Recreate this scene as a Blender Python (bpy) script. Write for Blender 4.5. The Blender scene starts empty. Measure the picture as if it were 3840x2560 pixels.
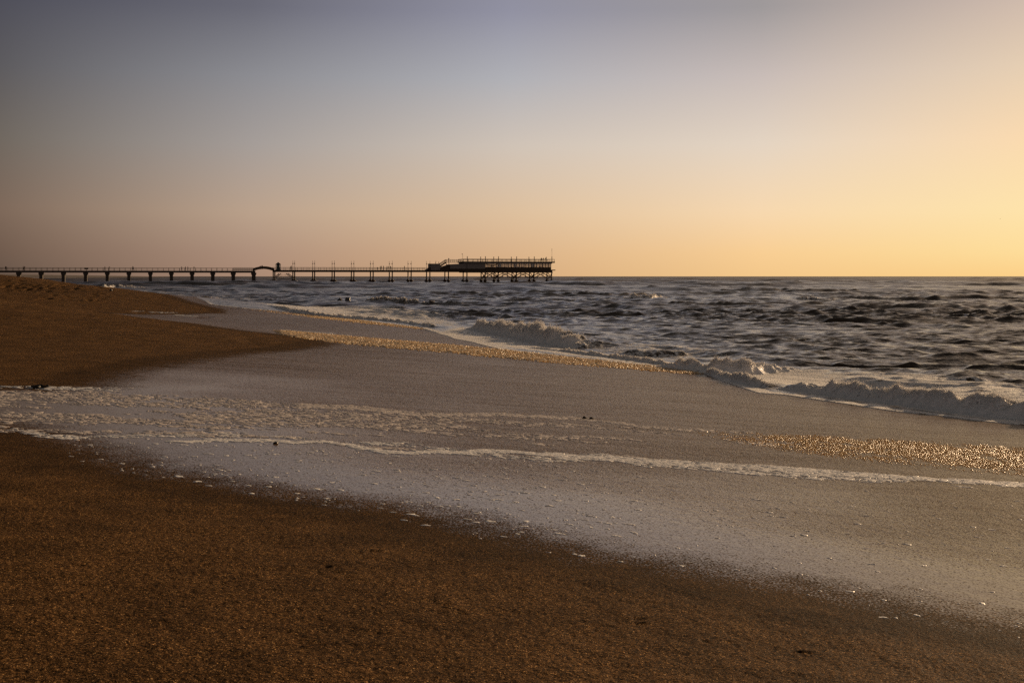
import bpy, bmesh, math, random
import numpy as np

random.seed(7)
rng = np.random.default_rng(11)
sc = bpy.context.scene
col = sc.collection
R = math.radians

# ------------------------------------------------------------------ camera
F = 5000.0            # focal length in photo pixels (photo 3840 x 2560)
HC = 2.9              # eye height above the sea
HOR = 1036.0          # photo row of the horizon
CX = 1920.0
cam = bpy.data.cameras.new('camera')
cam.sensor_width = 36.0
cam.lens = 36.0 * F / 3840.0
cam.shift_y = -(1280.0 - HOR) / 3840.0
cam.clip_start = 0.1
cam.clip_end = 80000.0
camo = bpy.data.objects.new('camera', cam)
col.objects.link(camo)
camo.location = (0, 0, HC)
camo.rotation_euler = (R(90), 0, 0)
sc.camera = camo

# ------------------------------------------------------------------ sky
SUN_AZ, SUN_EL = R(36.0), R(10.5)
w = bpy.data.worlds.new('World')
sc.world = w
w.use_nodes = True
N = w.node_tree.nodes
L = w.node_tree.links
N.clear()


def s2l(c):
    return tuple(((v / 255.0) / 12.92 if v / 255.0 <= 0.04045 else ((v / 255.0 + 0.055) / 1.055) ** 2.4) for v in c)


def wn(t, **k):
    n = N.new(t)
    for a, b in k.items():
        setattr(n, a, b)
    return n


def wmath(op, a, b=None, c=None, clamp=False):
    n = N.new('ShaderNodeMath')
    n.operation = op
    n.use_clamp = clamp
    for i, v in enumerate((a, b, c)):
        if v is None:
            continue
        if isinstance(v, (int, float)):
            n.inputs[i].default_value = v
        else:
            L.new(v, n.inputs[i])
    return n.outputs[0]


out = wn('ShaderNodeOutputWorld')
bg = wn('ShaderNodeBackground')
L.new(bg.outputs[0], out.inputs[0])
tc = wn('ShaderNodeTexCoord')
sep = wn('ShaderNodeSeparateXYZ')
L.new(tc.outputs['Generated'], sep.inputs[0])
el = wmath('ARCSINE', sep.outputs[2])
az = wmath('ARCTAN2', sep.outputs[0], sep.outputs[1])
elp = wmath('DIVIDE', el, R(60.0), clamp=True)
ELS = [0.0, 1.0, 2.7, 5.55, 8.4, 11.2, 20.0, 40.0]
# dusk gradient, measured only in view, unseen sky set to light foam and sea: columns by azimuth (deg), rows by elevation
COLS = {
-160: [(182, 160, 150), (184, 162, 152), (182, 163, 156), (172, 158, 154), (158, 148, 146), (144, 136, 136), (108, 101, 99), (66, 61, 58)],  # unseen sky behind the camera, brightened to light the breaker fronts
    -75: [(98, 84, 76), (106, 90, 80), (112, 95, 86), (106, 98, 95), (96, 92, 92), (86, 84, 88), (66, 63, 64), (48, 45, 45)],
    -21: [(101, 83, 71), (112, 91, 77), (126, 105, 90), (112, 104, 96), (93, 91, 94), (78, 78, 88), (62, 60, 65), (48, 45, 45)],
    -11: [(168, 136, 115), (173, 143, 123), (186, 161, 139), (165, 157, 152), (140, 140, 145), (106, 106, 117), (82, 79, 82), (58, 53, 52)],
    0: [(213, 171, 128), (217, 178, 138), (221, 191, 157), (208, 195, 182), (177, 177, 182), (146, 146, 162), (108, 103, 104), (72, 66, 63)],
    10.5: [(243, 199, 138), (248, 206, 148), (247, 216, 175), (228, 212, 194), (200, 188, 183), (158, 153, 154), (156, 143, 134), (104, 93, 86)],
    21: [(252, 208, 136), (254, 221, 154), (254, 227, 171), (250, 218, 176), (229, 206, 179), (204, 184, 171), (194, 170, 147), (128, 111, 98)],
    31: [(255, 214, 140), (255, 228, 160), (255, 236, 182), (255, 226, 180), (242, 216, 182), (220, 194, 172), (208, 181, 154), (136, 117, 102)],
    80: [(190, 150, 110), (196, 158, 120), (200, 168, 138), (180, 165, 150), (150, 146, 148), (124, 118, 118), (100, 92, 88), (70, 64, 60)],
    150: [(182, 160, 150), (184, 162, 152), (182, 163, 156), (172, 158, 154), (158, 148, 146), (144, 136, 136), (108, 101, 99), (66, 61, 58)],  # same added brightness behind the camera, lifts foam and sand
}
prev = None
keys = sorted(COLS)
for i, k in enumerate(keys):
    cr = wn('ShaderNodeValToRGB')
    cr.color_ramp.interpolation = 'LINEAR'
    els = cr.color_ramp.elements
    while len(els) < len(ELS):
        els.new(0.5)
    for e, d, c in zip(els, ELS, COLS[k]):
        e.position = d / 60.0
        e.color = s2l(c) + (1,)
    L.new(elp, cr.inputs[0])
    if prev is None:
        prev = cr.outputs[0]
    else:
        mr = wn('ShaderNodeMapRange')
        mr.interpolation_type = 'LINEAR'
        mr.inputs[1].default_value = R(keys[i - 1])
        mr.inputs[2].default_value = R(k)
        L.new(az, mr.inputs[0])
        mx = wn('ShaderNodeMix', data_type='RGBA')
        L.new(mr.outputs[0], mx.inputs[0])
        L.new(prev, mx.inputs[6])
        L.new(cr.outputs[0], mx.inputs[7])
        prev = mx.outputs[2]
sky = wn('ShaderNodeTexSky')
sky.sky_type = 'NISHITA'
sky.sun_disc = False
sky.sun_elevation = SUN_EL
sky.sun_rotation = SUN_AZ
sky.air_density = 1.0
sky.dust_density = 2.0
ns = wn('ShaderNodeVectorMath', operation='SCALE')
L.new(sky.outputs[0], ns.inputs[0])
ns.inputs['Scale'].default_value = 0.07
wt = wn('ShaderNodeVectorMath', operation='MULTIPLY')
L.new(ns.outputs[0], wt.inputs[0])
wt.inputs[1].default_value = (1.0, 0.74, 0.52)      # unseen upper sky tinted to warm the light on sea and sand
hi = wn('ShaderNodeMapRange')
hi.interpolation_type = 'SMOOTHSTEP'
hi.inputs[1].default_value = R(14)
hi.inputs[2].default_value = R(55)
L.new(el, hi.inputs[0])
mx = wn('ShaderNodeMix', data_type='RGBA')
L.new(hi.outputs[0], mx.inputs[0])
L.new(prev, mx.inputs[6])
L.new(wt.outputs[0], mx.inputs[7])
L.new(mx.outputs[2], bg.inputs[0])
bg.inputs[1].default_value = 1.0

# ------------------------------------------------------------------ sun
sl = bpy.data.lights.new('sun', 'SUN')
sl.energy = 5.0
sl.angle = R(0.6)
sl.color = (1.0, 0.69, 0.40)
so = bpy.data.objects.new('sun', sl)
col.objects.link(so)
so.rotation_euler = (R(90) - SUN_EL, 0, R(180) - SUN_AZ)

sc.view_settings.view_transform = 'Standard'
sc.view_settings.look = 'None'
sc.view_settings.exposure = 0.0
sc.view_settings.gamma = 1.0
sc.cycles.max_bounces = 6
sc.cycles.diffuse_bounces = 4
sc.cycles.glossy_bounces = 3
sc.cycles.transmission_bounces = 4
sc.cycles.transparent_max_bounces = 8
sc.cycles.sample_clamp_indirect = 3.0
sc.cycles.use_denoising = False

# ------------------------------------------------------------------ helpers
U = np.array([-0.317, 0.948])     # along the shore, away from the camera
V = np.array([0.948, 0.317])      # towards the sea


def tag(o, label=None, cat=None, group=None, kind=None):
    for k, v in (('label', label), ('category', cat), ('group', group), ('kind', kind)):
        if v:
            o[k] = v
    return o


def hash2(ix, iy, seed):
    h = (ix.astype(np.int64) * 374761393 + iy.astype(np.int64) * 668265263 + seed * 982451653) & 0xffffffff
    h = ((h ^ (h >> 13)) * 1274126177) & 0xffffffff
    h = h ^ (h >> 16)
    return (h & 0xffff) / 65535.0


def vnoise(x, y, seed=0):
    ix = np.floor(x)
    iy = np.floor(y)
    fx = x - ix
    fy = y - iy
    fx = fx * fx * fx * (fx * (fx * 6 - 15) + 10)
    fy = fy * fy * fy * (fy * (fy * 6 - 15) + 10)
    a = hash2(ix, iy, seed)
    b = hash2(ix + 1, iy, seed)
    c = hash2(ix, iy + 1, seed)
    d = hash2(ix + 1, iy + 1, seed)
    return (a * (1 - fx) + b * fx) * (1 - fy) + (c * (1 - fx) + d * fx) * fy


def fbm(x, y, seed=0, octs=4):
    s = 0
    a = 0.5
    for o in range(octs):
        s = s + a * (vnoise(x, y, seed + o * 17) - 0.5)
        x = x * 2.03 + 11.3
        y = y * 2.03 + 5.7
        a *= 0.5
    return s * 2


def smooth(a, b, x):
    t = np.clip((x - a) / (b - a), 0, 1)
    return t * t * (3 - 2 * t)


def mesh_np(name, co, faces, mat, attrs=None, smoothed=True):
    """faces: int array (n, 3 or 4)"""
    me = bpy.data.meshes.new(name)
    nv, nf, k = len(co), len(faces), faces.shape[1]
    me.vertices.add(nv)
    me.vertices.foreach_set('co', np.ascontiguousarray(co, dtype=np.float32).ravel())
    me.loops.add(nf * k)
    me.loops.foreach_set('vertex_index', np.ascontiguousarray(faces, dtype=np.int32).ravel())
    me.polygons.add(nf)
    me.polygons.foreach_set('loop_start', np.arange(0, nf * k, k, dtype=np.int32))
    me.polygons.foreach_set('loop_total', np.full(nf, k, dtype=np.int32))
    me.polygons.foreach_set('use_smooth', np.full(nf, smoothed, dtype=bool))
    for an, av in (attrs or {}).items():
        a = me.attributes.new(an, 'FLOAT', 'POINT')
        a.data.foreach_set('value', np.ascontiguousarray(av, dtype=np.float32))
    me.update(calc_edges=True)
    me.materials.append(mat)
    o = bpy.data.objects.new(name, me)
    col.objects.link(o)
    return o


def grid_faces(nr, nc, keep=None):
    i = np.arange(nr - 1)[:, None] * nc + np.arange(nc - 1)[None, :]
    f = np.stack([i, i + 1, i + nc + 1, i + nc], -1).reshape(-1, 4)
    if keep is not None:
        f = f[keep.ravel()[f].any(axis=1)]
    return f


def compact(co, f, attrs):
    used = np.zeros(len(co), bool)
    used[f.ravel()] = True
    idx = np.cumsum(used) - 1
    return co[used], idx[f], {k: v[used] for k, v in attrs.items()}


def poly_inside(px, py, poly):
    ins = np.zeros(px.shape, bool)
    n = len(poly)
    for i in range(n):
        x0, y0 = poly[i]
        x1, y1 = poly[(i + 1) % n]
        if y0 == y1:
            continue
        c = ((y0 > py) != (y1 > py)) & (px < (x1 - x0) * (py - y0) / (y1 - y0) + x0)
        ins ^= c
    return ins


def line_dist(px, py, pts, full=False):
    best = np.full(px.shape, 1e9)
    par = np.zeros(px.shape)
    for i in range(len(pts) - 1):
        ax, ay = pts[i]
        bx, by = pts[i + 1]
        dx, dy = bx - ax, by - ay
        l2 = dx * dx + dy * dy + 1e-12
        t = np.clip(((px - ax) * dx + (py - ay) * dy) / l2, 0, 1)
        d = np.hypot(px - ax - t * dx, py - ay - t * dy)
        m = d < best
        best[m] = d[m]
        par[m] = i + t[m]
    return (best, par) if full else best


# ---- node material helper
class Mat:
    def __init__(self, name):
        self.m = bpy.data.materials.new(name)
        self.m.use_nodes = True
        self.n = self.m.node_tree.nodes
        self.l = self.m.node_tree.links
        self.n.clear()
        self.out = self.n.new('ShaderNodeOutputMaterial')

    def put(self, sock, v):
        if v is None:
            return
        if hasattr(v, 'is_linked') or isinstance(v, bpy.types.NodeSocket):
            self.l.new(v, sock)
        elif isinstance(v, tuple) and len(v) == 3 and sock.type == 'RGBA':
            sock.default_value = v + (1,)
        else:
            sock.default_value = v

    def math(self, op, a, b=None, c=None, clamp=False):
        n = self.n.new('ShaderNodeMath')
        n.operation = op
        n.use_clamp = clamp
        for i, v in enumerate((a, b, c)):
            self.put(n.inputs[i], v)
        return n.outputs[0]

    def rng(self, v, a, b, c=0.0, d=1.0, kind='SMOOTHSTEP'):
        n = self.n.new('ShaderNodeMapRange')
        n.interpolation_type = kind
        self.put(n.inputs[0], v)
        for i, q in enumerate((a, b, c, d)):
            self.put(n.inputs[i + 1], q)
        return n.outputs[0]

    def coord(self, scale=(1, 1, 1)):
        t = self.n.new('ShaderNodeTexCoord')
        mp = self.n.new('ShaderNodeMapping')
        mp.inputs['Scale'].default_value = scale
        self.l.new(t.outputs['Object'], mp.inputs[0])
        return mp.outputs[0]

    def noise(self, vec, scale, detail=3.0, rough=0.55, dist=0.0):
        n = self.n.new('ShaderNodeTexNoise')
        self.put(n.inputs['Vector'], vec)
        n.inputs['Scale'].default_value = scale
        n.inputs['Detail'].default_value = detail
        n.inputs['Roughness'].default_value = rough
        n.inputs['Distortion'].default_value = dist
        return n.outputs[0]

    def voro(self, vec, scale, feature='F1', out='Color', rand=1.0):
        n = self.n.new('ShaderNodeTexVoronoi')
        n.feature = feature
        self.put(n.inputs['Vector'], vec)
        n.inputs['Scale'].default_value = scale
        n.inputs['Randomness'].default_value = rand
        return n.outputs[out]

    def ramp(self, fac, stops, mode='LINEAR'):
        n = self.n.new('ShaderNodeValToRGB')
        n.color_ramp.interpolation = mode
        e = n.color_ramp.elements
        while len(e) < len(stops):
            e.new(0.5)
        for q, (p, c) in zip(e, stops):
            q.position = p
            q.color = tuple(c) + (1,)
        self.put(n.inputs[0], fac)
        return n.outputs[0]

    def mixc(self, fac, a, b):
        n = self.n.new('ShaderNodeMix')
        n.data_type = 'RGBA'
        self.put(n.inputs[0], fac)
        self.put(n.inputs[6], a)
        self.put(n.inputs[7], b)
        return n.outputs[2]

    def attr(self, name):
        n = self.n.new('ShaderNodeAttribute')
        n.attribute_name = name
        return n.outputs['Fac']

    def bump(self, h, strength, dist, normal=None):
        n = self.n.new('ShaderNodeBump')
        self.put(n.inputs['Height'], h)
        self.put(n.inputs['Strength'], strength)
        self.put(n.inputs['Distance'], dist)
        if normal is not None:
            self.l.new(normal, n.inputs['Normal'])
        return n.outputs[0]

    def bsdf(self, base, rough, normal=None, spec=0.5, ior=1.45, coat=0.0, coat_rough=0.05, tint=None, sss=0.0):
        p = self.n.new('ShaderNodeBsdfPrincipled')
        if sss:
            p.inputs['Subsurface Weight'].default_value = 1.0
            p.inputs['Subsurface Radius'].default_value = (1.0, 0.72, 0.5)
            p.inputs['Subsurface Scale'].default_value = sss
        self.put(p.inputs['Base Color'], base)
        self.put(p.inputs['Roughness'], rough)
        self.put(p.inputs['Specular IOR Level'], spec)
        self.put(p.inputs['IOR'], ior)
        self.put(p.inputs['Coat Weight'], coat)
        self.put(p.inputs['Coat Roughness'], coat_rough)
        if tint is not None:
            self.put(p.inputs['Specular Tint'], tint)
        if normal is not None:
            self.l.new(normal, p.inputs['Normal'])
        return p.outputs[0]

    def mixs(self, fac, a, b):
        n = self.n.new('ShaderNodeMixShader')
        self.put(n.inputs[0], fac)
        self.l.new(a, n.inputs[1])
        self.l.new(b, n.inputs[2])
        return n.outputs[0]

    def end(self, s):
        self.l.new(s, self.out.inputs[0])
        return self.m


# ------------------------------------------------------------------ beach shape (thin-plate surface through surveyed points)
def zb(s):
    return 1.35 - 0.073 * s


def st2xy(s, t):
    return s * V[0] + t * U[0], s * V[1] + t * U[1]


ctrl = []


def cp(x, y, z):
    ctrl.append((x, y, z))


def cpx(px, py, Y, dz=0.0):
    cp((px - CX) / F * Y, Y, HC - (py - HOR) / F * Y + dz)


# planar wet foreshore and sea bed
for s_ in (12, 17, 22, 30, 45):
    for t_ in (-10, 5, 20, 38, 60, 90, 130):
        drop = 0.0 if t_ < 60 else 0.15
        x_, y_ = st2xy(s_, t_)
        cp(x_, y_, max(zb(s_) - drop * (s_ < 16), -1.2))
for s_, t_ in ((6, 0), (6, 10), (6, 20), (6, 30), (2, 14), (1, 20), (3, 0), (0, 0), (-1, 6), (4, 5), (9, 2), (9, 28)):
    x_, y_ = st2xy(s_, t_)
    cp(x_, y_, zb(s_))
for s_, t_, z_ in ((-4, 0, 1.62), (-4, 9, 1.55), (-4, 18, 1.48), (-10, 0, 2.0), (-10, 15, 1.8), (-14, 30, 1.9), (-22, 10, 2.4), (-12, 50, 2.05), (-25, 50, 2.5)):
    x_, y_ = st2xy(s_, t_)
    cp(x_, y_, z_)
# second cusp ridge
cpx(0, 1127, 58); cpx(-400, 1100, 60); cpx(375, 1175, 53); cpx(784, 1244, 45); cpx(1167, 1282, 42)
cpx(600, 1340, 27); cpx(300, 1400, 21.5); cpx(0, 1300, 30)
# second bay behind it
cpx(392, 1172, 75); cpx(784, 1225, 62); cpx(1167, 1249, 56); cpx(200, 1150, 70, -0.25); cpx(1100, 1190, 80)
# third cusp
cpx(0, 1045, 140); cpx(-400, 1020, 140); cpx(160, 1047, 132); cpx(326, 1069, 115); cpx(430, 1097, 107); cpx(540, 1127, 100); cpx(640, 1150, 95); cpx(800, 1172, 88)
cpx(392, 1167, 81); cpx(600, 1174, 83)
cpx(0, 1090, 105); cpx(200, 1105, 98)
for x_, y_, z_ in ((-36, 150, -0.3), (-22, 130, -0.2), (-60, 185, -0.2), (-90, 180, 1.6), (-95, 230, -0.6), (-40, 200, -1.2), (-140, 260, -0.6), (-60, 260, -1.5), (0, 220, -1.5), (60, 260, -1.8), (-160, 200, 2.0)):
    cp(x_, y_, z_)
C = np.array(ctrl)
P = C[:, :2] / 50.0


def tps_k(r2):
    return 0.5 * r2 * np.log(r2 + 1e-12)


n_ = len(C)
K = tps_k(((P[:, None, :] - P[None, :, :]) ** 2).sum(-1)) + np.eye(n_) * 2e-5
A_ = np.zeros((n_ + 3, n_ + 3))
A_[:n_, :n_] = K
A_[:n_, n_] = 1
A_[:n_, n_ + 1:] = P
A_[n_:, :n_] = A_[:n_, n_:].T
W_ = np.linalg.solve(A_, np.concatenate([C[:, 2], np.zeros(3)]))


def base_z(x, y):
    x = np.asarray(x, float)
    y = np.asarray(y, float)
    sh = x.shape
    x = x.ravel() / 50.0
    y = y.ravel() / 50.0
    z = W_[n_] + W_[n_ + 1] * x + W_[n_ + 2] * y
    for i in range(n_):
        z += W_[i] * tps_k((x - P[i, 0]) ** 2 + (y - P[i, 1]) ** 2)
    return np.clip(z, -2.2, 3.4).reshape(sh)


_Ys = np.concatenate([np.geomspace(2.5, 40, 500), np.arange(40.05, 300, 0.1)])


def ground(px, py):
    """where the sight line through a photo pixel meets the beach"""
    r = (px - CX) / F
    zr = HC - (py - HOR) / F * _Ys
    d = zr - base_z(r * _Ys, _Ys)
    k = np.argmax(d < 0)
    if d[k] >= 0:
        k = len(_Ys) - 1
    return (r * _Ys[k], _Ys[k])


DS = 3840.0 / 2352.0


def gd(pts):                       # list of display-coordinate points -> beach xy
    return [ground(a * DS, b * DS) for a, b in pts]


def plane_d(pts, z=0.08):          # display points -> xy on a level surface
    res = []
    for a, b in pts:
        Y = (HC - z) * F / (b * DS - HOR)
        res.append(((a * DS - CX) / F * Y, Y))
    return res


# upper limit of the wet sand
edge = gd([(2700, 1540), (2500, 1512), (2352, 1485), (2200, 1458), (2050, 1432), (1900, 1400), (1750, 1372), (1600, 1345), (1440, 1320), (1280, 1290), (1100, 1245),
           (900, 1195), (740, 1168), (560, 1145), (400, 1118), (230, 1085), (110, 1040), (0, 1000), (-200, 960), (-350, 930), (-200, 900), (0, 890), (90, 889),
           (150, 884), (210, 856), (330, 830), (420, 818), (500, 808), (600, 802), (680, 793), (715, 786)])
edge += [(-7.3, 46.0), (-10.5, 48.5), (-16.5, 57), (-21.0, 66)]
edge += gd([(240, 716), (300, 721), (380, 721), (440, 719), (490, 718)])
edge += [(-21.5, 96), (-26, 104), (-34, 122), (-48, 150), (-80, 200)]
wet_poly = edge + [(-80, 3000), (3000, 3000), (3000, 3), (30, 2.2)]

# seaward limit where the broken waves reach
wash = gd([(2700, 1020), (2500, 998), (2352, 977), (2250, 968), (2150, 955), (2050, 945), (1900, 922), (1800, 908), (1740, 903), (1700, 890), (1650, 873), (1620, 860), (1540, 848),
           (1400, 832), (1250, 815), (1150, 803), (1080, 785), (1040, 778), (1000, 764), (960, 752), (860, 740), (760, 728), (680, 718), (560, 708), (480, 699)])
wash += [(-31, 126), (-42, 146), (-60, 178), (-95, 232), (-150, 330), (-260, 520), (-500, 900)]
sea_poly = wash + [(-1500, 6000), (-90000, 90000), (90000, 90000), (90000, 5), (30, 5)]

# shallow scours, footprints and wind dents: (x, y, rx, ry, depth)
dents = []
for a, b in ((270, 1222), (600, 1205), (640, 1240), (560, 1280), (830, 1325), (770, 1305), (850, 1268), (1000, 1390), (1040, 1405), (1280, 1330), (1480, 1380),
             (1380, 1440), (1450, 1425), (1340, 1455), (1850, 1500), (520, 1395), (300, 1420), (180, 1300), (1180, 1350), (700, 1470), (1640, 1480)):
    for q in range(random.randint(2, 4)):
        x, y = ground(a * DS + random.uniform(-60, 60), b * DS + random.uniform(-14, 14))
        dents.append((x, y, random.uniform(.018, .055), random.uniform(.012, .022), random.uniform(.008, .019)))
for a0, a1, b0, b1, k in ((0, 165, 642, 662, 46), (60, 175, 655, 690, 34), (200, 245, 668, 692, 16), (0, 60, 650, 668, 14), (165, 230, 658, 668, 8), (455, 480, 728, 745, 3)):
    for q in range(k):
        x, y = ground(random.uniform(a0, a1) * DS, random.uniform(b0, b1) * DS)
        dents.append((x, y, random.uniform(.12, .30), random.uniform(.3, .7), random.uniform(.10, .22)))
for a, b in ((470, 765), (480, 800), (640, 752), (490, 790), (300, 770), (100, 770)):
    x, y = ground(a * DS, b * DS)
    dents.append((x, y, .14, .2, .04))

# ---- beach mesh, a fan that follows the view so detail stays even
rows = np.concatenate([np.geomspace(1.2, 8, 480, endpoint=False), np.geomspace(8, 40, 330, endpoint=False), np.arange(40, 150, 0.26), np.geomspace(150, 330, 60)])
cols_ = np.linspace(-0.62, 0.62, 1150)
YY, RR = np.meshgrid(rows, cols_, indexing='ij')
XX = RR * (YY + 3.0)
ZZ = base_z(XX, YY)
WET = line_dist(XX, YY, edge)
WET = np.where(poly_inside(XX, YY, wet_poly), WET, -WET)
SEA = line_dist(XX, YY, wash)
SEA = np.where(poly_inside(XX, YY, sea_poly), SEA, -SEA)
dry = smooth(0.3, -0.6, WET)
ZZ += fbm(XX * 0.5, YY * 0.5, 3, 4) * 0.03 * dry * smooth(2, 12, YY)
near = smooth(14, 6, YY)
ZZ += (fbm(XX * 7, YY * 7, 9, 4) * 0.006 + fbm(XX * 40, YY * 40, 19, 3) * 0.006) * near * dry
ZZ += fbm(XX * 2.2, YY * 2.2, 29, 3) * 0.010 * dry * smooth(22, 8, YY)
ZZ += fbm(XX * 1.1, YY * 0.45, 41, 3) * 0.05 * dry * smooth(20, 45, YY)
for x, y, rx, ry, d in dents:
    i0, i1 = np.searchsorted(rows, (y - 3 * ry, y + 3 * ry))
    if i1 <= i0:
        continue
    c0, c1 = np.searchsorted(cols_, ((x - 3 * rx) / (y + 3), (x + 3 * rx) / (y + 3)))
    if c1 <= c0:
        continue
    q = ((XX[i0:i1, c0:c1] - x) / rx) ** 2 + ((YY[i0:i1, c0:c1] - y) / ry) ** 2
    ZZ[i0:i1, c0:c1] -= d * (np.exp(-q) - 0.35 * np.exp(-q / 3.5))
co = np.stack([XX, YY, ZZ], -1).reshape(-1, 3)
nr, nc = XX.shape


def film_ripple(x, y):
    return np.zeros_like(x)


RIP = smooth(1.5, 6.0, WET + fbm(XX * .3, YY * .3, 55, 3) * 2.5)
RIP = np.maximum(RIP, (0.85 + 0.6 * smooth(7, 0.5, WET)) * smooth(17, 26, YY + fbm(XX * .2, YY * .2, 56, 3) * 4))

# ------------------------------------------------------------------ beach materials
def beach_material(name):
    M = Mat(name)
    vec = M.coord()
    wet = M.attr('wet')
    rip = M.attr('ripple')
    # dry coarse sand
    cell = M.voro(vec, 210.0)
    sepc = M.n.new('ShaderNodeSeparateColor')
    M.l.new(cell, sepc.inputs[0])
    n1 = M.noise(vec, 48.0, 4.0, 0.65)
    n2 = M.noise(vec, 1.6, 5.0, 0.6)
    grain = M.ramp(sepc.outputs[0], [(0.0, (0.010, 0.005, 0.0025)), (0.3, (0.050, 0.026, 0.0100)), (0.6, (0.124, 0.063, 0.022)), (0.85, (0.21, 0.106, 0.037)), (0.95, (0.24, 0.115, 0.04)), (0.98, (0.65, 0.38, 0.16))])
    tone = M.rng(n1, 0.34, 0.62, 0.34, 1.25)
    tone2 = M.rng(n2, 0.3, 0.7, 0.72, 1.2)
    tn = M.math('MULTIPLY', tone, tone2)
    vm = M.n.new('ShaderNodeVectorMath')
    vm.operation = 'SCALE'
    M.l.new(grain, vm.inputs[0])
    M.l.new(tn, vm.inputs['Scale'])
    edge_n = M.noise(vec, 3.0, 3.0)
    wv = M.math('ADD', wet, M.rng(edge_n, 0.25, 0.75, -0.22, 0.22, 'LINEAR'))
    damp = M.rng(wv, -0.75, 0.0)
    dc = M.n.new('ShaderNodeVectorMath')
    dc.operation = 'SCALE'
    M.l.new(vm.outputs[0], dc.inputs[0])
    M.l.new(M.rng(damp, 0.0, 1.0, 1.0, 0.62), dc.inputs['Scale'])
    gb = M.bump(sepc.outputs[1], 0.75, 0.006)
    gb = M.bump(n1, 0.6, 0.02, gb)
    drys = M.bsdf(dc.outputs[0], M.rng(sepc.outputs[2], 0.0, 1.0, 0.7, 1.0), gb, spec=0.02)
    # water film over smooth sand
    rp = M.noise(M.coord((1.0, 0.6, 1.0)), 27.0, 3.0, 0.6)
    rp2 = M.noise(M.coord((1.0, 0.5, 1.0)), 9.0, 2.0, 0.5)
    bs = M.rng(rip, 0.0, 1.0, 0.10, 1.0, 'LINEAR')
    fb = M.bump(rp, bs, 0.013)
    fb = M.bump(rp2, M.math('MULTIPLY', bs, 0.6), 0.028, fb)
    filmc = M.mixc(n1, (0.088, 0.048, 0.017), (0.195, 0.112, 0.042))
    film = M.bsdf(filmc, M.rng(rip, 0.0, 1.0, 0.14, 0.26, 'LINEAR'), fb, spec=0.22, ior=1.33)
    t_ = M.n.new('ShaderNodeTexCoord')
    m1 = M.n.new('ShaderNodeMapping')
    m1.inputs['Rotation'].default_value = (0, 0, -FLOW)
    M.l.new(t_.outputs['Object'], m1.inputs[0])
    m2 = M.n.new('ShaderNodeMapping')
    m2.inputs['Scale'].default_value = (0.35, 2.6, 1)
    M.l.new(m1.outputs[0], m2.inputs[0])
    flow = M.noise(m2.outputs[0], 1.0, 5.0, 0.65)
    # grains stand out of the film near its upper edge
    sp = M.noise(vec, 75.0, 2.0, 0.5)
    thr = M.math('SUBTRACT', M.rng(wv, 0.02, 1.1, 0.30, 0.59, 'LINEAR'), M.math('MULTIPLY', rip, M.rng(flow, 0.3, 0.7, 0.11, 0.03, 'LINEAR')))
    fac = M.rng(M.math('SUBTRACT', thr, sp), -0.05, 0.05)
    fac = M.math('MULTIPLY', fac, M.rng(wv, -0.05, 0.25))
    return M.end(M.mixs(fac, drys, film))


_a, _b = gd([(0, 992), (2352, 1110)])
FLOW = math.atan2(_b[1] - _a[1], _b[0] - _a[0])
sand_mat = beach_material('coarse_sand')
attrs = {'wet': WET.ravel(), 'ripple': RIP.ravel()}
f_all = grid_faces(nr, nc)
wv_ = WET.ravel()[f_all].mean(1)
sv_ = SEA.ravel()[f_all].mean(1)
keep = sv_ < 3.0
fd = f_all[(wv_ <= 0) & keep]
fw = f_all[(wv_ > 0) & keep]
c2, f2, a2 = compact(co, fd, attrs)
tag(mesh_np('sand', c2, f2, sand_mat, a2), kind='structure')
c2, f2, a2 = compact(co, fw, attrs)
tag(mesh_np('shallow_water', c2, f2, sand_mat, a2), kind='structure')


def surf_z(x, y):
    return base_z(np.array([x]), np.array([y]))[0]


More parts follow.
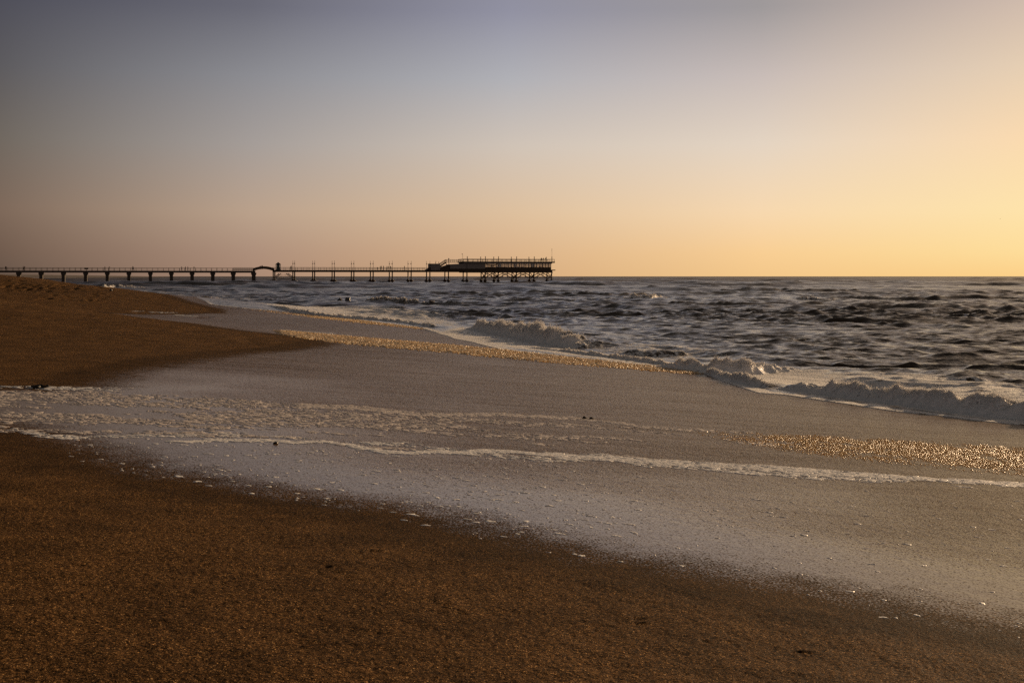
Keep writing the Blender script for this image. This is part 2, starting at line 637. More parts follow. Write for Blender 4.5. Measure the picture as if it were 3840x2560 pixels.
# ------------------------------------------------------------------ sea
# breakers: display-pixel foot line and crest line; foam strength; label
BREAK = [
    ('b1', [(1740, 900), (1900, 917), (2050, 935), (2200, 953), (2352, 965), (2600, 990)], [(1740, 884), (1900, 884), (2050, 893), (2200, 904), (2352, 912), (2600, 930)], 1.0,
     'largest tumbling white breaker, closest to the sand, lit golden along its ragged crest'),
    ('b2', [(1480, 842), (1560, 848), (1640, 853), (1720, 853), (1800, 847), (1870, 843)], [(1480, 835), (1560, 824), (1640, 819), (1675, 806), (1720, 820), (1780, 830), (1870, 840)], 1.0,
     'splashing white breaker throwing up spray in the middle of the surf'),
    ('b2b', [(1600, 853), (1650, 871), (1700, 888), (1760, 902)], [(1600, 846), (1650, 856), (1700, 871), (1760, 888)], 1.0,
     'short white surge edge running onto wet sand between two larger breakers'),
    ('b3', [(1050, 746), (1100, 757), (1150, 766), (1200, 777), (1250, 787), (1290, 793), (1340, 797)], [(1050, 742), (1085, 731), (1150, 740), (1200, 748), (1250, 755), (1280, 767), (1340, 790)], 1.0,
     'curling white breaker beside the narrow golden froth strip, its end rearing up'),
    ('b3b', [(1180, 797), (1350, 816), (1500, 833), (1620, 849)], [(1180, 794), (1350, 808), (1500, 824), (1620, 840)], 0.9,
     'long low foam ledge bordering the golden froth strip'),
    ('b4', [(600, 714), (700, 722), (800, 731), (900, 738), (1040, 752)], [(600, 709), (700, 714), (800, 723), (900, 731), (1040, 746)], 0.8,
     'ragged low foam line washing the wet sand below the dark rocks'),
    ('b5', [(815, 693), (870, 694), (960, 697), (1100, 700)], [(815, 690), (870, 683), (960, 688), (1100, 697)], 0.45,
     'dark swell with a thin foamy crest beside the two dark rocks'),
    ('b6', [(1415, 680), (1450, 682), (1500, 683), (1545, 680)], [(1415, 678), (1450, 671), (1500, 671), (1545, 677)], 0.7,
     'small lone whitecap far out, beyond the end of the jetty restaurant'),
    ('b7', [(1810, 686), (1880, 688), (1960, 688)], [(1810, 684), (1880, 682), (1960, 686)], 0.6,
     'thin distant line of white foam out on the open sea'),
    ('b8', [(236, 663), (270, 662), (340, 664)], [(236, 657), (270, 656), (340, 661)], 0.7,
     'white wave breaking under the concrete jetty just past the sand bank'),
]
SWELL = [
    ([(1560, 671), (1750, 673), (1900, 673), (2120, 672)], 5), ([(1860, 684), (2100, 687), (2352, 687), (2750, 690)], 8), ([(1900, 706), (2150, 709), (2352, 709), (2750, 713)], 8), ([(1500, 696), (1700, 698), (1950, 697)], 5), ([(1350, 664), (1700, 665), (2000, 664), (2352, 665)], 3),
    ([(1870, 738), (2000, 740), (2150, 741)], 13), ([(1725, 779), (1800, 780), (1870, 778)], 9), ([(300, 686), (420, 688), (520, 684)], 7), ([(1280, 676), (1400, 677), (1500, 675)], 5),
    ([(2100, 770), (2250, 775), (2400, 778)], 9), ([(1420, 806), (1500, 808), (1590, 806)], 8), ([(1900, 830), (2000, 833), (2120, 832)], 8), ([(2200, 838), (2352, 842), (2500, 846)], 10),
    ([(560, 690), (620, 691), (680, 690)], 4),
]
rows_s = np.concatenate([np.arange(18, 24, 0.10), np.arange(24, 46, 0.055), np.arange(46, 66, 0.10), np.arange(66, 110, 0.2), np.arange(110, 250, 0.5), np.arange(250, 620, 1.3), np.geomspace(620, 40000, 460)])
dYr = np.gradient(rows_s)
cols_s = np.linspace(-0.60, 0.60, 1250)
Y0, R0 = np.meshgrid(rows_s, cols_s, indexing='ij')
X0 = R0 * (Y0 + 4.0)
D0 = np.repeat(dYr[:, None], len(cols_s), 1)
sd = line_dist(X0, Y0, wash)
sd = np.where(poly_inside(X0, Y0, sea_poly), sd, -sd)
tz = np.where(Y0 < 320, base_z(X0, np.minimum(Y0, 330)), -2.2)
wx = np.zeros_like(X0)
wy = np.zeros_like(X0)
wz = np.zeros_like(X0)
warp = fbm(X0 * 0.02, Y0 * 0.02, 71, 3) * 6.0
warp2 = fbm(X0 * 0.11, Y0 * 0.11, 81, 3) * 2.6
gust = 0.75 + 0.9 * (fbm(X0 * 0.05, Y0 * 0.03, 91, 3) + 0.25)
for i in range(64):
    lam = 0.45 * (30.0 / 0.45) ** ((i + rng.random()) / 64.0)
    ang = R(-118) + rng.normal() * R(30)          # travelling towards the beach
    kx, ky = math.cos(ang) * 2 * math.pi / lam, math.sin(ang) * 2 * math.pi / lam
    amp = 0.0090 * lam * (1.0 if lam < 2.6 else (2.6 / lam) ** 1.05)
    ph = kx * X0 + ky * Y0 + rng.random() * 6.28 + warp * (1.0 if lam > 3 else 2.0) + warp2
    fade = smooth(2.2, 4.0, lam / D0)
    a = amp * fade * np.clip(gust, 0.3, 1.6)
    s_, c_ = np.sin(ph), np.cos(ph)
    wz += a * s_
    wx += 0.9 * a * c_ * math.cos(ang)
    wy += 0.9 * a * c_ * math.sin(ang)

def ridge(x, y, seed):
    return 1 - np.abs(2 * vnoise(x, y, seed) - 1)


ca_, sa_ = math.cos(R(28)), math.sin(R(28))
xr, yr = X0 * ca_ + Y0 * sa_, -X0 * sa_ + Y0 * ca_
for lam, a_, sd_ in ((5.0, .085, 201), (2.4, .065, 202), (1.2, .05, 203), (0.62, .034, 204), (0.33, 0.019, 205)):
    fade = smooth(1.2, 3.0, lam / D0)
    wob = fbm(X0 / lam * .5, Y0 / lam * .5, sd_ + 50, 2) * 0.8
    rg = ridge(xr / lam * 0.55 + wob, yr / lam + wob, sd_)
    wz += a_ * fade * (rg ** 1.6 - 0.42) * np.clip(gust, .4, 1.5)
for i in range(14):                               # offshore swell
    lam = 14 + 60 * rng.random()
    ang = R(-96) + rng.normal() * R(12)
    kx, ky = math.cos(ang) * 2 * math.pi / lam, math.sin(ang) * 2 * math.pi / lam
    fade = smooth(2.2, 4.0, lam / D0) * smooth(110, 320, Y0)
    wz += 0.15 * fade * np.sin(kx * X0 + ky * Y0 + rng.random() * 6.28 + warp * 1.2) * np.clip(gust, .3, 1.6)
calm = smooth(0.0, 9.0, sd) * 0.8 + 0.2 * smooth(10, 40, sd)
foam = np.zeros_like(X0)
lift = np.zeros_like(X0)
breaker_geo = {}


def densify(pts, n=60):
    p = np.array(pts, float)
    t = np.linspace(0, len(p) - 1, n)
    k = np.minimum(t.astype(int), len(p) - 2)
    return p[k] + (p[k + 1] - p[k]) * (t - k)[:, None]


def crest_field(foot_d, crest_d, x, y):
    fd_ = np.array(foot_d, float)
    cd = np.array(crest_d, float)
    foot = np.array(plane_d(foot_d, 0.10))
    cpy = np.interp(fd_[:, 0], cd[:, 0], cd[:, 1])
    h = (fd_[:, 1] - cpy) * DS * foot[:, 1] / F
    dist, par = line_dist(x, y, [tuple(q) for q in foot], True)
    k = np.minimum(par.astype(int), len(foot) - 2)
    t = par - k
    hh = h[k] * (1 - t) + h[k + 1] * t
    # signed: positive beyond the foot line (away from the beach)
    a = foot[k]
    b = foot[k + 1]
    crs = (b[..., 0] - a[..., 0]) * (y - a[..., 1]) - (b[..., 1] - a[..., 1]) * (x - a[..., 0])
    sgn = np.where(crs > 0, 1.0, -1.0)
    endfade = smooth(0.0, 0.12, par / (len(foot) - 1)) * smooth(1.0, 0.88, par / (len(foot) - 1))
    return dist * sgn, hh, endfade, foot, h


jag = fbm(X0 * 2.5, Y0 * 2.5, 101, 3)
for name, fo, cr, fs, lab in BREAK:
    ym = np.mean(plane_d(fo, .1), 0)[1]
    m = (Y0 > ym * 0.6) & (Y0 < ym * 1.8)
    q, hh, ef, foot, h = crest_field(fo, cr, X0[m], Y0[m])
    hm = max(h.max(), 0.05)
    q = q + jag[m] * 0.25 * hm
    rise = smooth(-0.05, 0.85 * hm, q)
    back = np.exp(-np.maximum(q - 0.9 * hm, 0) / (2.2 * hm + 0.3))
    lm = vnoise(X0[m] * 1.7 / min(1, 1.6 * hm + .3), Y0[m] * 1.7, 7) * 0.8 + vnoise(X0[m] * 4.5, Y0[m] * 4.5, 8) * 0.4
    lift[m] = np.maximum(lift[m], hh * rise * back * ef * np.clip((lm - 0.6) * 1.0 + 0.88, 0.6, 1.45))
    fm = (0.80 + 0.20 * smooth(0.3, 0.75, lift[m] / hm + 0.7 * jag[m])) * smooth(-0.5 * hm - 0.25, 0.0, q) * np.exp(-np.maximum(q - 1.0 * hm, 0) / (0.55 * hm + 0.15)) * ef
    foam[m] = np.maximum(foam[m], fm * fs)
    breaker_geo[name] = (m, fm * fs, lift[m].copy(), lm, hm)
for fo, hp in SWELL:
    foot = plane_d(fo, 0.0)
    ym = np.mean(foot, 0)[1]
    m = (Y0 > ym * 0.5) & (Y0 < ym * 2.2)
    q, hh, ef, foot, h = crest_field(fo, [(a, b - hp) for a, b in fo], X0[m], Y0[m])
    hm = h.max()
    q = q + fbm(X0[m] * 0.12, Y0[m] * 0.12, 121, 4) * 2.2 * hm
    lift[m] += hh * smooth(-0.4 * hm, 1.6 * hm, q) * np.exp(-np.maximum(q - 1.8 * hm, 0) / (5 * hm)) * ef
# lacy foam fields
FIELDS = [
    (plane_d([(1000, 762), (1060, 748), (1150, 768), (1300, 797), (1500, 822), (1640, 846), (1620, 858), (1540, 848), (1400, 832), (1250, 815), (1150, 803), (1040, 780)]), 0.72, 0.5),
    (plane_d([(1740, 886), (1780, 862), (1880, 850), (2050, 852), (2200, 862), (2352, 872), (2600, 885), (2600, 935), (2352, 918), (2050, 896), (1900, 886)]), 0.62, 1.2),
    (plane_d([(1620, 856), (1740, 850), (1900, 842), (1900, 880), (1760, 898), (1660, 872)]), 0.8, 0.6),
    (plane_d([(1740, 900), (1900, 917), (2050, 935), (2200, 953), (2352, 963), (2600, 990), (2600, 1010), (2352, 977), (2150, 955), (1900, 922)]), 0.95, 0.25),
    (plane_d([(1330, 795), (1500, 790), (1700, 806), (1640, 815), (1480, 825)]), 0.45, 1.0),
    (plane_d([(440, 692), (620, 700), (760, 703), (900, 706), (1000, 716), (1040, 745), (900, 738), (700, 720), (560, 708), (480, 699)]), 0.62, 2.5),
    (plane_d([(230, 664), (420, 672), (700, 690), (500, 692)]), 0.35, 6.0),
]
for pl, dens, blur in FIELDS:
    ys = [p[1] for p in pl]
    m = (Y0 > min(ys) - 4 * blur) & (Y0 < max(ys) + 4 * blur)
    d = line_dist(X0[m], Y0[m], pl + [pl[0]])
    d = np.where(poly_inside(X0[m], Y0[m], pl), d, -d)
    foam[m] = np.maximum(foam[m], dens * smooth(-blur, blur * 0.6, d))
foam = np.maximum(foam, 0.95 * smooth(0.5, 0.0, np.abs(sd - 0.2)) * smooth(120, 90, Y0))
level = wz * calm + lift
thin = tz + 0.012 + 0.05 * (1 - np.exp(-np.maximum(sd, 0) / 1.2)) + 0.02 * fbm(X0 * 3, Y0 * 3, 133, 3) * smooth(0, 1, sd)
zs = np.maximum(level, thin + lift * 0.9)
fk = np.clip(foam * 1.3 - 0.2, 0, 1) * smooth(0.02, 0.15, lift)
zs += fk * ((1 - np.abs(2 * vnoise(X0 * 4, Y0 * 4, 301) - 1)) * 0.10 + fbm(X0 * 9, Y0 * 9, 302, 3) * 0.05 - 0.06)
# nothing lies higher than the sand outside the wash line
zs = np.where(sd < 0, tz - 0.04 - 0.05 * np.minimum(-sd, 1), zs)
xs = X0 + wx * calm
ys = Y0 + wy * calm
# slight drop with distance (curvature of the earth) keeps the far edge true
zs = zs - np.maximum(Y0 - 3000, 0) ** 2 * 0.0
co_s = np.stack([xs, ys, zs], -1).reshape(-1, 3)


def sea_material():
    M = Mat('sea_water')
    vec = M.coord()
    fo = M.attr('foam')
    n1 = M.noise(vec, 1.1, 4.0, 0.6)
    n2 = M.noise(M.coord((1.0, 0.7, 1.0)), 6.0, 3.0, 0.6)
    n3 = M.noise(vec, 0.22, 4.0, 0.6)
    b = M.bump(n3, 0.4, 0.6)
    b = M.bump(n1, 0.6, 0.2, b)
    b = M.bump(n2, 0.6, 0.05, b)
    water = M.bsdf(M.mixc(M.noise(vec, 0.08, 2.0), (0.038, 0.021, 0.0095), (0.070, 0.042, 0.020)), M.math('MULTIPLY', M.rng(M.attr('chop'), 0.0, 1.0, 0.14, 0.52, 'LINEAR'), M.rng(M.noise(M.coord((0.004, 0.012, 1)), 1.0, 4.0), 0.3, 0.7, 0.65, 1.3)), b, spec=0.5, ior=1.33)
    # lacy foam
    wv = M.n.new('ShaderNodeVectorMath')
    wv.operation = 'ADD'
    wn_ = M.n.new('ShaderNodeTexNoise')
    M.l.new(vec, wn_.inputs['Vector'])
    wn_.inputs['Scale'].default_value = 1.7
    wn_.inputs['Detail'].default_value = 3
    sc_ = M.n.new('ShaderNodeVectorMath')
    sc_.operation = 'SCALE'
    M.l.new(wn_.outputs[1], sc_.inputs[0])
    sc_.inputs['Scale'].default_value = 0.9
    M.l.new(vec, wv.inputs[0])
    M.l.new(sc_.outputs[0], wv.inputs[1])
    e1 = M.voro(wv.outputs[0], 2.2, 'DISTANCE_TO_EDGE', 'Distance')
    e2 = M.voro(wv.outputs[0], 6.5, 'DISTANCE_TO_EDGE', 'Distance')
    lace = M.math('ADD', M.rng(e1, 0.0, 0.28, 0.65, 0.0, 'LINEAR'), M.rng(e2, 0.0, 0.25, 0.35, 0.0, 'LINEAR'))
    fine = M.noise(vec, 14.0, 4.0, 0.65)
    patt = M.math('ADD', M.math('MULTIPLY', lace, 0.6), M.math('MULTIPLY', fine, 0.55))
    k = M.math('ADD', patt, M.math('MULTIPLY', fo, 1.05))
    fac = M.rng(k, 1.02, 1.26)
    fac = M.math('MULTIPLY', fac, M.rng(fo, 0.03, 0.25))
    fbm_ = M.bump(fine, 0.8, 0.05)
    fo_s = M.bsdf(M.mixc(fine, (0.72, 0.67, 0.63), (0.90, 0.86, 0.82)), 0.6, fbm_, spec=0.3)
    return M.end(M.mixs(fac, water, fo_s))


sea_mat = sea_material()
keep = (sd > -0.8)
fS = grid_faces(*X0.shape, keep=keep)
c2, f2, a2 = compact(co_s, fS, {'foam': foam.ravel(), 'chop': np.repeat(smooth(0.05, 3.0, np.log10(np.maximum(D0, .1) * 10)).ravel()[:, None], 1, 1)[:, 0]})
tag(mesh_np('sea', c2, f2, sea_mat, a2), kind='structure')

# ------------------------------------------------------------------ froth geometry
ICO = bmesh.new()
bmesh.ops.create_icosphere(ICO, subdivisions=1, radius=1.0)
ico_v = np.array([v.co[:] for v in ICO.verts])
ico_f = np.array([[v.index for v in f.verts] for f in ICO.faces])
ICO.free()


def blobs(name, pos, rad, mat, squash=0.8, jitter=0.28):
    pos = np.asarray(pos, float)
    n = len(pos)
    rad = np.broadcast_to(np.asarray(rad, float), (n,))
    k = len(ico_v)
    a = rng.random(n) * 6.283
    ca, sa = np.cos(a), np.sin(a)
    v = np.repeat(ico_v[None], n, 0) * (1 + jitter * rng.normal(size=(n, k, 1)).clip(-1.5, 1.5))
    x = v[..., 0] * ca[:, None] - v[..., 1] * sa[:, None]
    y = v[..., 0] * sa[:, None] + v[..., 1] * ca[:, None]
    v = np.stack([x * rad[:, None], y * rad[:, None], v[..., 2] * rad[:, None] * squash], -1) + pos[:, None, :]
    f = ico_f[None] + (np.arange(n) * k)[:, None, None]
    return mesh_np(name, v.reshape(-1, 3), f.reshape(-1, 3), mat)


def foam_mat(name, c1, c2, trans=0.3, rough=0.5, spec=0.4, sss=0.0):
    M = Mat(name)
    vec = M.coord()
    n = M.noise(vec, 30.0, 3.0, 0.6)
    s = M.bsdf(M.mixc(n, c1, c2), rough, M.bump(n, 0.5, 0.01), spec=spec, sss=sss)
    t = M.n.new('ShaderNodeBsdfTranslucent')
    t.inputs[0].default_value = tuple(c2) + (1,)
    return M.end(M.mixs(trans, s, t.outputs[0]))


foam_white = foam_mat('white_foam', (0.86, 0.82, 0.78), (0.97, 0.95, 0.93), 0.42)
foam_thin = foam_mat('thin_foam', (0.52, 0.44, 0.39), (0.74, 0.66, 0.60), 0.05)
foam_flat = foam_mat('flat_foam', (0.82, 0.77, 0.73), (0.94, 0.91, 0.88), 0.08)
froth_tan = foam_mat('sunlit_froth', (0.82, 0.64, 0.42), (0.97, 0.82, 0.60), 0.5, 0.35, 0.5)  # sandy froth, with the low sun's golden glow put into its colour
glint = Mat('sun_glitter_water')
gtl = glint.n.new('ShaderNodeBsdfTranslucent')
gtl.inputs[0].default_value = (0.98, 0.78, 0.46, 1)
glint_mat = glint.end(glint.mixs(0.55, glint.bsdf((0.58, 0.41, 0.21), 0.30, None, spec=0.8, ior=1.4), gtl.outputs[0]))  # gold of the sun's glitter painted into the water colour

dXs = (cols_s[1] - cols_s[0]) * (Y0 + 4.0)
slope = np.hypot(np.gradient(zs, axis=0) / D0, np.gradient(zs, axis=1) / dXs)
cell = D0 * dXs * np.sqrt(1 + np.minimum(slope, 6) ** 2)
for name, fo, cr, fs, lab in BREAK:
    m, fm, lf, lm, hm = breaker_geo[name]
    X_, Y_, Z_, c_, d_, dx_ = xs[m], ys[m], zs[m], cell[m], D0[m], dXs[m]
    wgt = c_ * np.clip(fm * 1.6 - 0.25, 0, 1) * (0.06 + 0.94 * smooth(0.25 * hm, 0.8 * hm, lf)) * (sd[m] > 0)
    if name in ('b5', 'b7'):
        wgt = wgt * smooth(0.5 * hm, 0.8 * hm, lf)
    Ym = Y_[wgt > 0].mean()
    dens = {'b1': 4600, 'b2': 3800, 'b2b': 3000, 'b3': 2000, 'b3b': 1300, 'b4': 260, 'b5': 14, 'b6': 60, 'b7': 25, 'b8': 60}[name]
    n = int(min(max(dens * wgt.sum(), 700), 26000))
    cdf = np.cumsum(wgt) / wgt.sum()
    k = np.searchsorted(cdf, rng.random(n)).clip(0, len(cdf) - 1)
    sc_y = np.clip(Ym / 38, 0.75, 4)
    rad = (0.004 + 0.016 * rng.random(n) ** 2.2) * sc_y
    pos = np.column_stack([X_[k] + (rng.random(n) - .5) * dx_[k], Y_[k] + (rng.random(n) - .5) * d_[k], Z_[k] + rad * 0.3 * (rng.normal(size=n) - 0.8)])
    top = (name != 'b5') & (lf[k] > 0.55 * hm) & (lm[k] > 0.55) & (rng.random(n) < 0.45)
    if top.any():
        q = pos[top].copy()
        e = rng.random(len(q)) ** 1.7
        q[:, 2] += hm * (0.03 + 0.55 * e * (lm[k][top] - 0.35))
        q[:, :2] += rng.normal(size=(len(q), 2)) * 0.05 * hm
        pos = np.concatenate([pos, q])
        rad = np.concatenate([rad, (0.003 + 0.008 * (1 - e)) * sc_y])
    o = blobs('breaking_wave', pos, rad, foam_white, 0.85)
    tag(o, lab, 'wave', 'breaking waves along the beach')


def strip_points(up, lo, n, bias=1.0):
    """random points between two display polylines, on the beach"""
    up = densify(up, 40)
    lo = densify(lo, 40)
    gu = np.array([ground(a * DS, b * DS) for a, b in up])
    gl = np.array([ground(a * DS, b * DS) for a, b in lo])
    # pick cells by area
    wdt = np.linalg.norm(gu - gl, axis=1)
    ln = np.linalg.norm(np.gradient(gu, axis=0), axis=1)
    pr = wdt * ln
    cdf = np.cumsum(pr) / pr.sum()
    k = np.searchsorted(cdf, rng.random(n)).clip(0, 38)
    t = rng.random(n)[:, None]
    a = gu[k] * (1 - t) + gu[k + 1] * t
    b = gl[k] * (1 - t) + gl[k + 1] * t
    s = rng.random(n)[:, None]
    return a * (1 - s) + b * s, s[:, 0], (k + t[:, 0]) / 39.0


# backwash froth strips, the sun's golden glitter put into their colour
p1, s1, u1 = strip_points([(620, 756), (800, 772), (1000, 788), (1300, 816), (1500, 834), (1620, 850)], [(640, 771), (800, 792), (1000, 809), (1300, 837), (1480, 852), (1620, 863)], 60000)
p0, s0, u0 = strip_points([(560, 708), (680, 719), (760, 728), (860, 739), (960, 750), (1030, 757)], [(560, 711), (660, 722), (780, 738), (900, 750), (1000, 760), (1030, 765)], 12000)
pp = np.concatenate([p1, p0])
ss = np.concatenate([s1, s0])
uu = np.concatenate([u1, 0.5 + 0 * u0])
edgeprob = np.minimum(ss, 1 - ss) * 4.5 + 0.05
keepm = (rng.random(len(pp)) < edgeprob) & (vnoise(pp[:, 0] * 1.3, pp[:, 1] * 0.5, 5) + 0.35 > rng.random(len(pp))) & (rng.random(len(pp)) < (0.35 + uu) * smooth(-0.02, 0.22, np.concatenate([u1, u0])) * smooth(1.0, 0.9, np.concatenate([u1, u0])))
pp = pp[keepm]
gz = base_z(pp[:, 0], pp[:, 1])
rad = (0.012 + 0.028 * rng.random(len(pp)) ** 2)
half = rng.random(len(pp)) < 0.7
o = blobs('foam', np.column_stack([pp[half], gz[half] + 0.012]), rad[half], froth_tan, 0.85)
tag(o, kind='stuff')
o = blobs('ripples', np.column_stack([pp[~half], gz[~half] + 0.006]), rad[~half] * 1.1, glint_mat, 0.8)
tag(o, kind='stuff')
# sun glitter nearer the camera, made of gold-coloured ripple blobs
p2, s2, u2 = strip_points([(1600, 988), (1780, 995), (1900, 1000), (2100, 1011), (2352, 1026), (2750, 1050)], [(1600, 1000), (1780, 1034), (1900, 1052), (2100, 1072), (2352, 1097), (2750, 1128)], 95000)
edgeprob = np.minimum(s2 * 3.2, (1 - s2) * 1.9)
keepm = (rng.random(len(p2)) < edgeprob * np.clip(0.1 + u2 * 2.0, 0, 1)) & (vnoise(p2[:, 0] * 2.2, p2[:, 1] * 2.2, 15) + 0.45 * vnoise(p2[:, 0] * 9, p2[:, 1] * 5, 16) > 0.22 + 0.5 * rng.random(len(p2)))
p2 = p2[keepm]
gz = base_z(p2[:, 0], p2[:, 1])
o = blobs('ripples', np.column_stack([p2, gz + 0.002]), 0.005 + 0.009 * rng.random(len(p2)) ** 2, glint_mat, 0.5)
tag(o, kind='stuff')


# ---- scattered foam flecks on the wet sheet
def flecks(up, lo, n, size, clump=0.0, spread=(1.6, 1.0), seed=3, tail=0.001, wav=0.0):
    p, s, u = strip_points(up, lo, n)
    p = p[rng.random(n) > smooth(1 - tail, 1.0, u)]
    p[:, 1] += wav * fbm(p[:, 0] * 0.9, p[:, 1] * 0.2, seed + 7, 4)
    if clump:
        v = vnoise(p[:, 0] * 0.9, p[:, 1] * 0.35, seed) + 0.5 * vnoise(p[:, 0] * 3, p[:, 1] * 1.4, seed + 1)
        p = p[v > clump * (0.6 + 0.8 * rng.random(len(p)))]
    k = len(p)
    sz = size * (0.25 + 0.95 * rng.random(k) ** 2.5)
    return np.column_stack([p, sz * spread[0] * (0.7 + 0.6 * rng.random(k)), sz * spread[1] * (0.7 + 0.6 * rng.random(k))])


def patches(name, q, mat, hgt=0.0038):
    n = len(q)
    J = 11
    th = np.linspace(0, 2 * math.pi, J, endpoint=False)[None] + rng.random((n, 1)) * 6.28
    wob = 1 + 0.28 * np.sin(2 * th + rng.random((n, 1)) * 6.28) + 0.20 * np.sin(3 * th + rng.random((n, 1)) * 6.28) + 0.16 * rng.normal(size=(n, J))
    wob = np.clip(wob, 0.3, 1.8)
    rings = []
    for f_, z_ in ((1.0, -0.25), (0.88, 0.55), (0.45, 0.95)):
        zz = z_ + 0.28 * rng.normal(size=(n, J)) * (f_ < 1)
        rings.append(np.stack([q[:, None, 0] + np.cos(th) * wob * f_ * q[:, None, 2], q[:, None, 1] + np.sin(th) * wob * f_ * q[:, None, 3], zz * hgt * (0.6 + 9 * q[:, None, 2])], -1))
    c = np.stack([q[:, 0], q[:, 1], hgt * (0.6 + 9 * q[:, 2])], -1)[:, None]
    v = np.concatenate(rings + [c], 1)
    gz = base_z(q[:, 0], q[:, 1])
    e = 0.05
    gx = (base_z(q[:, 0] + e, q[:, 1]) - gz) / e
    gy = (base_z(q[:, 0], q[:, 1] + e) - gz) / e
    v[..., 2] += gz[:, None] + gx[:, None] * (v[..., 0] - q[:, None, 0]) + gy[:, None] * (v[..., 1] - q[:, None, 1])
    F_ = []
    for r in range(2):
        for j in range(J):
            a, b = r * J + j, r * J + (j + 1) % J
            F_ += [(a, b, b + J), (a, b + J, a + J)]
    for j in range(J):
        F_.append((2 * J + j, 2 * J + (j + 1) % J, 3 * J))
    F_ = np.array(F_)
    f = F_[None] + (np.arange(n) * (3 * J + 1))[:, None, None]
    return mesh_np(name, v.reshape(-1, 3), f.reshape(-1, 3), mat)


FL = []
A_up = [(-60, 893), (250, 897), (480, 910), (700, 926), (1000, 945), (1350, 965), (1700, 990), (1900, 1001)]
A_lo = [(-60, 995), (250, 1000), (480, 1008), (700, 1020), (1000, 1043), (1350, 1060), (1700, 1080), (1900, 1092)]


def streaks(n):
    p, s, u = strip_points(A_up, A_lo, n)
    a = p[:, 0] * math.cos(FLOW) + p[:, 1] * math.sin(FLOW)
    b = -p[:, 0] * math.sin(FLOW) + p[:, 1] * math.cos(FLOW)
    v = 0.55 * vnoise(a * 0.35, b * 1.3, 501) + 0.45 * vnoise(a * 1.3, b * 3.2, 502) + 0.25 * vnoise(a * 5, b * 7, 503)
    thr = 0.56 + 0.34 * smooth(0.15, 0.95, u) - 0.10 * smooth(0.25, 0.0, np.abs(s - 0.65)) * (1 - u)
    edge_ = smooth(0.0, 0.10, s) * smooth(1.0, 0.93, s) * smooth(1.0, 0.85, u)
    keep_ = (v > thr + 0.16 * (rng.random(n) - 0.5)) & (rng.random(n) < edge_)
    p = p[keep_]
    k = len(p)
    sz = 0.010 + 0.042 * rng.random(k) ** 2.6
    return np.column_stack([p, sz * 1.5 * (0.7 + 0.6 * rng.random(k)), sz * (0.7 + 0.6 * rng.random(k))])


THIN = [streaks(17000)]
THIN.append(flecks([(690, 926), (900, 938), (1100, 950), (1300, 962), (1600, 983), (1800, 996)], [(690, 934), (900, 946), (1100, 957), (1300, 968), (1600, 988), (1800, 1000)], 2800, 0.04, 0.42, seed=23, tail=0.5, wav=0.8))
# foam line left by the last wave
LU = [(0, 984), (250, 992), (500, 1001), (700, 1012), (1000, 1031), (1250, 1043), (1500, 1055), (1750, 1068), (2000, 1082), (2352, 1105), (2600, 1122), (3000, 1150)]
LL = [(0, 992), (250, 1000), (500, 1009), (700, 1020), (1000, 1041), (1250, 1054), (1500, 1068), (1750, 1084), (2000, 1098), (2352, 1120), (2600, 1138), (3000, 1167)]
FL.append(flecks(LU, LL, 4200, 0.034, 0.45, spread=(1.8, 1.0), seed=33, wav=0.9))
FL.append(flecks([(420, 1001), (700, 1015), (1000, 1035), (1300, 1047)], [(420, 1005), (700, 1020), (1000, 1041), (1300, 1055)], 2600, 0.034, 0.30, spread=(1.9, 1.0), seed=35, wav=1.1))
FL.append(flecks([(1250, 1044), (1500, 1058), (1750, 1072), (2000, 1088), (2352, 1110), (2600, 1128), (3000, 1156)], [(1250, 1053), (1500, 1067), (1750, 1083), (2000, 1097), (2352, 1119), (2600, 1137), (3000, 1166)], 4600, 0.036, 0.50, spread=(1.8, 1.0), seed=34, wav=0.55))
# sparse flecks below it
FL.append(flecks([(150, 1000), (500, 1012), (900, 1040), (1300, 1062), (1600, 1085)], [(150, 1060), (500, 1125), (900, 1185), (1300, 1230), (1600, 1280)], 620, 0.026, 0.0, spread=(1.2, 0.9), seed=43, tail=0.3))
FL.append(flecks([(900, 1080), (1300, 1120), (1700, 1170), (2000, 1210), (2352, 1260)], [(900, 1190), (1300, 1285), (1700, 1350), (2000, 1415), (2352, 1470)], 190, 0.020, 0.0, spread=(1.1, 0.9), seed=53))
FL.append(flecks([(1700, 1100), (2000, 1120), (2352, 1140)], [(1700, 1180), (2000, 1220), (2352, 1260)], 50, 0.018, 0.0, seed=54))
# lapping foam along the two cusps
FL.append(flecks([(0, 886), (100, 889), (200, 889), (320, 891)], [(0, 892), (100, 895), (200, 897), (320, 900)], 500, 0.04, 0.6, seed=63, tail=0.5))
FL.append(flecks([(300, 713), (360, 716), (430, 718)], [(300, 716), (360, 719), (430, 721)], 200, 0.08, 0.5, seed=73, tail=0.5))
FL.append(flecks([(400, 722), (560, 733), (720, 748), (820, 757)], [(400, 724), (560, 735), (720, 750), (820, 759)], 300, 0.06, 0.7, seed=74, tail=0.4))
FL.append(flecks([(640, 755), (700, 760), (800, 768)], [(640, 757), (700, 762), (800, 771)], 160, 0.07, 0.3, seed=75))
GS = [flecks([(640, 760), (800, 776), (1000, 792), (1300, 820), (1500, 838), (1620, 853)], [(650, 769), (800, 790), (1000, 807), (1300, 835), (1480, 850), (1620, 862)], 9000, 0.10, 0.6, seed=83, tail=0.12)]
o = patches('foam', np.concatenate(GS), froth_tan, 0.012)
tag(o, kind='stuff')
o = patches('foam', np.concatenate(THIN), foam_thin)
tag(o, kind='stuff')
o = patches('foam', np.concatenate(FL), foam_flat)
tag(o, kind='stuff')


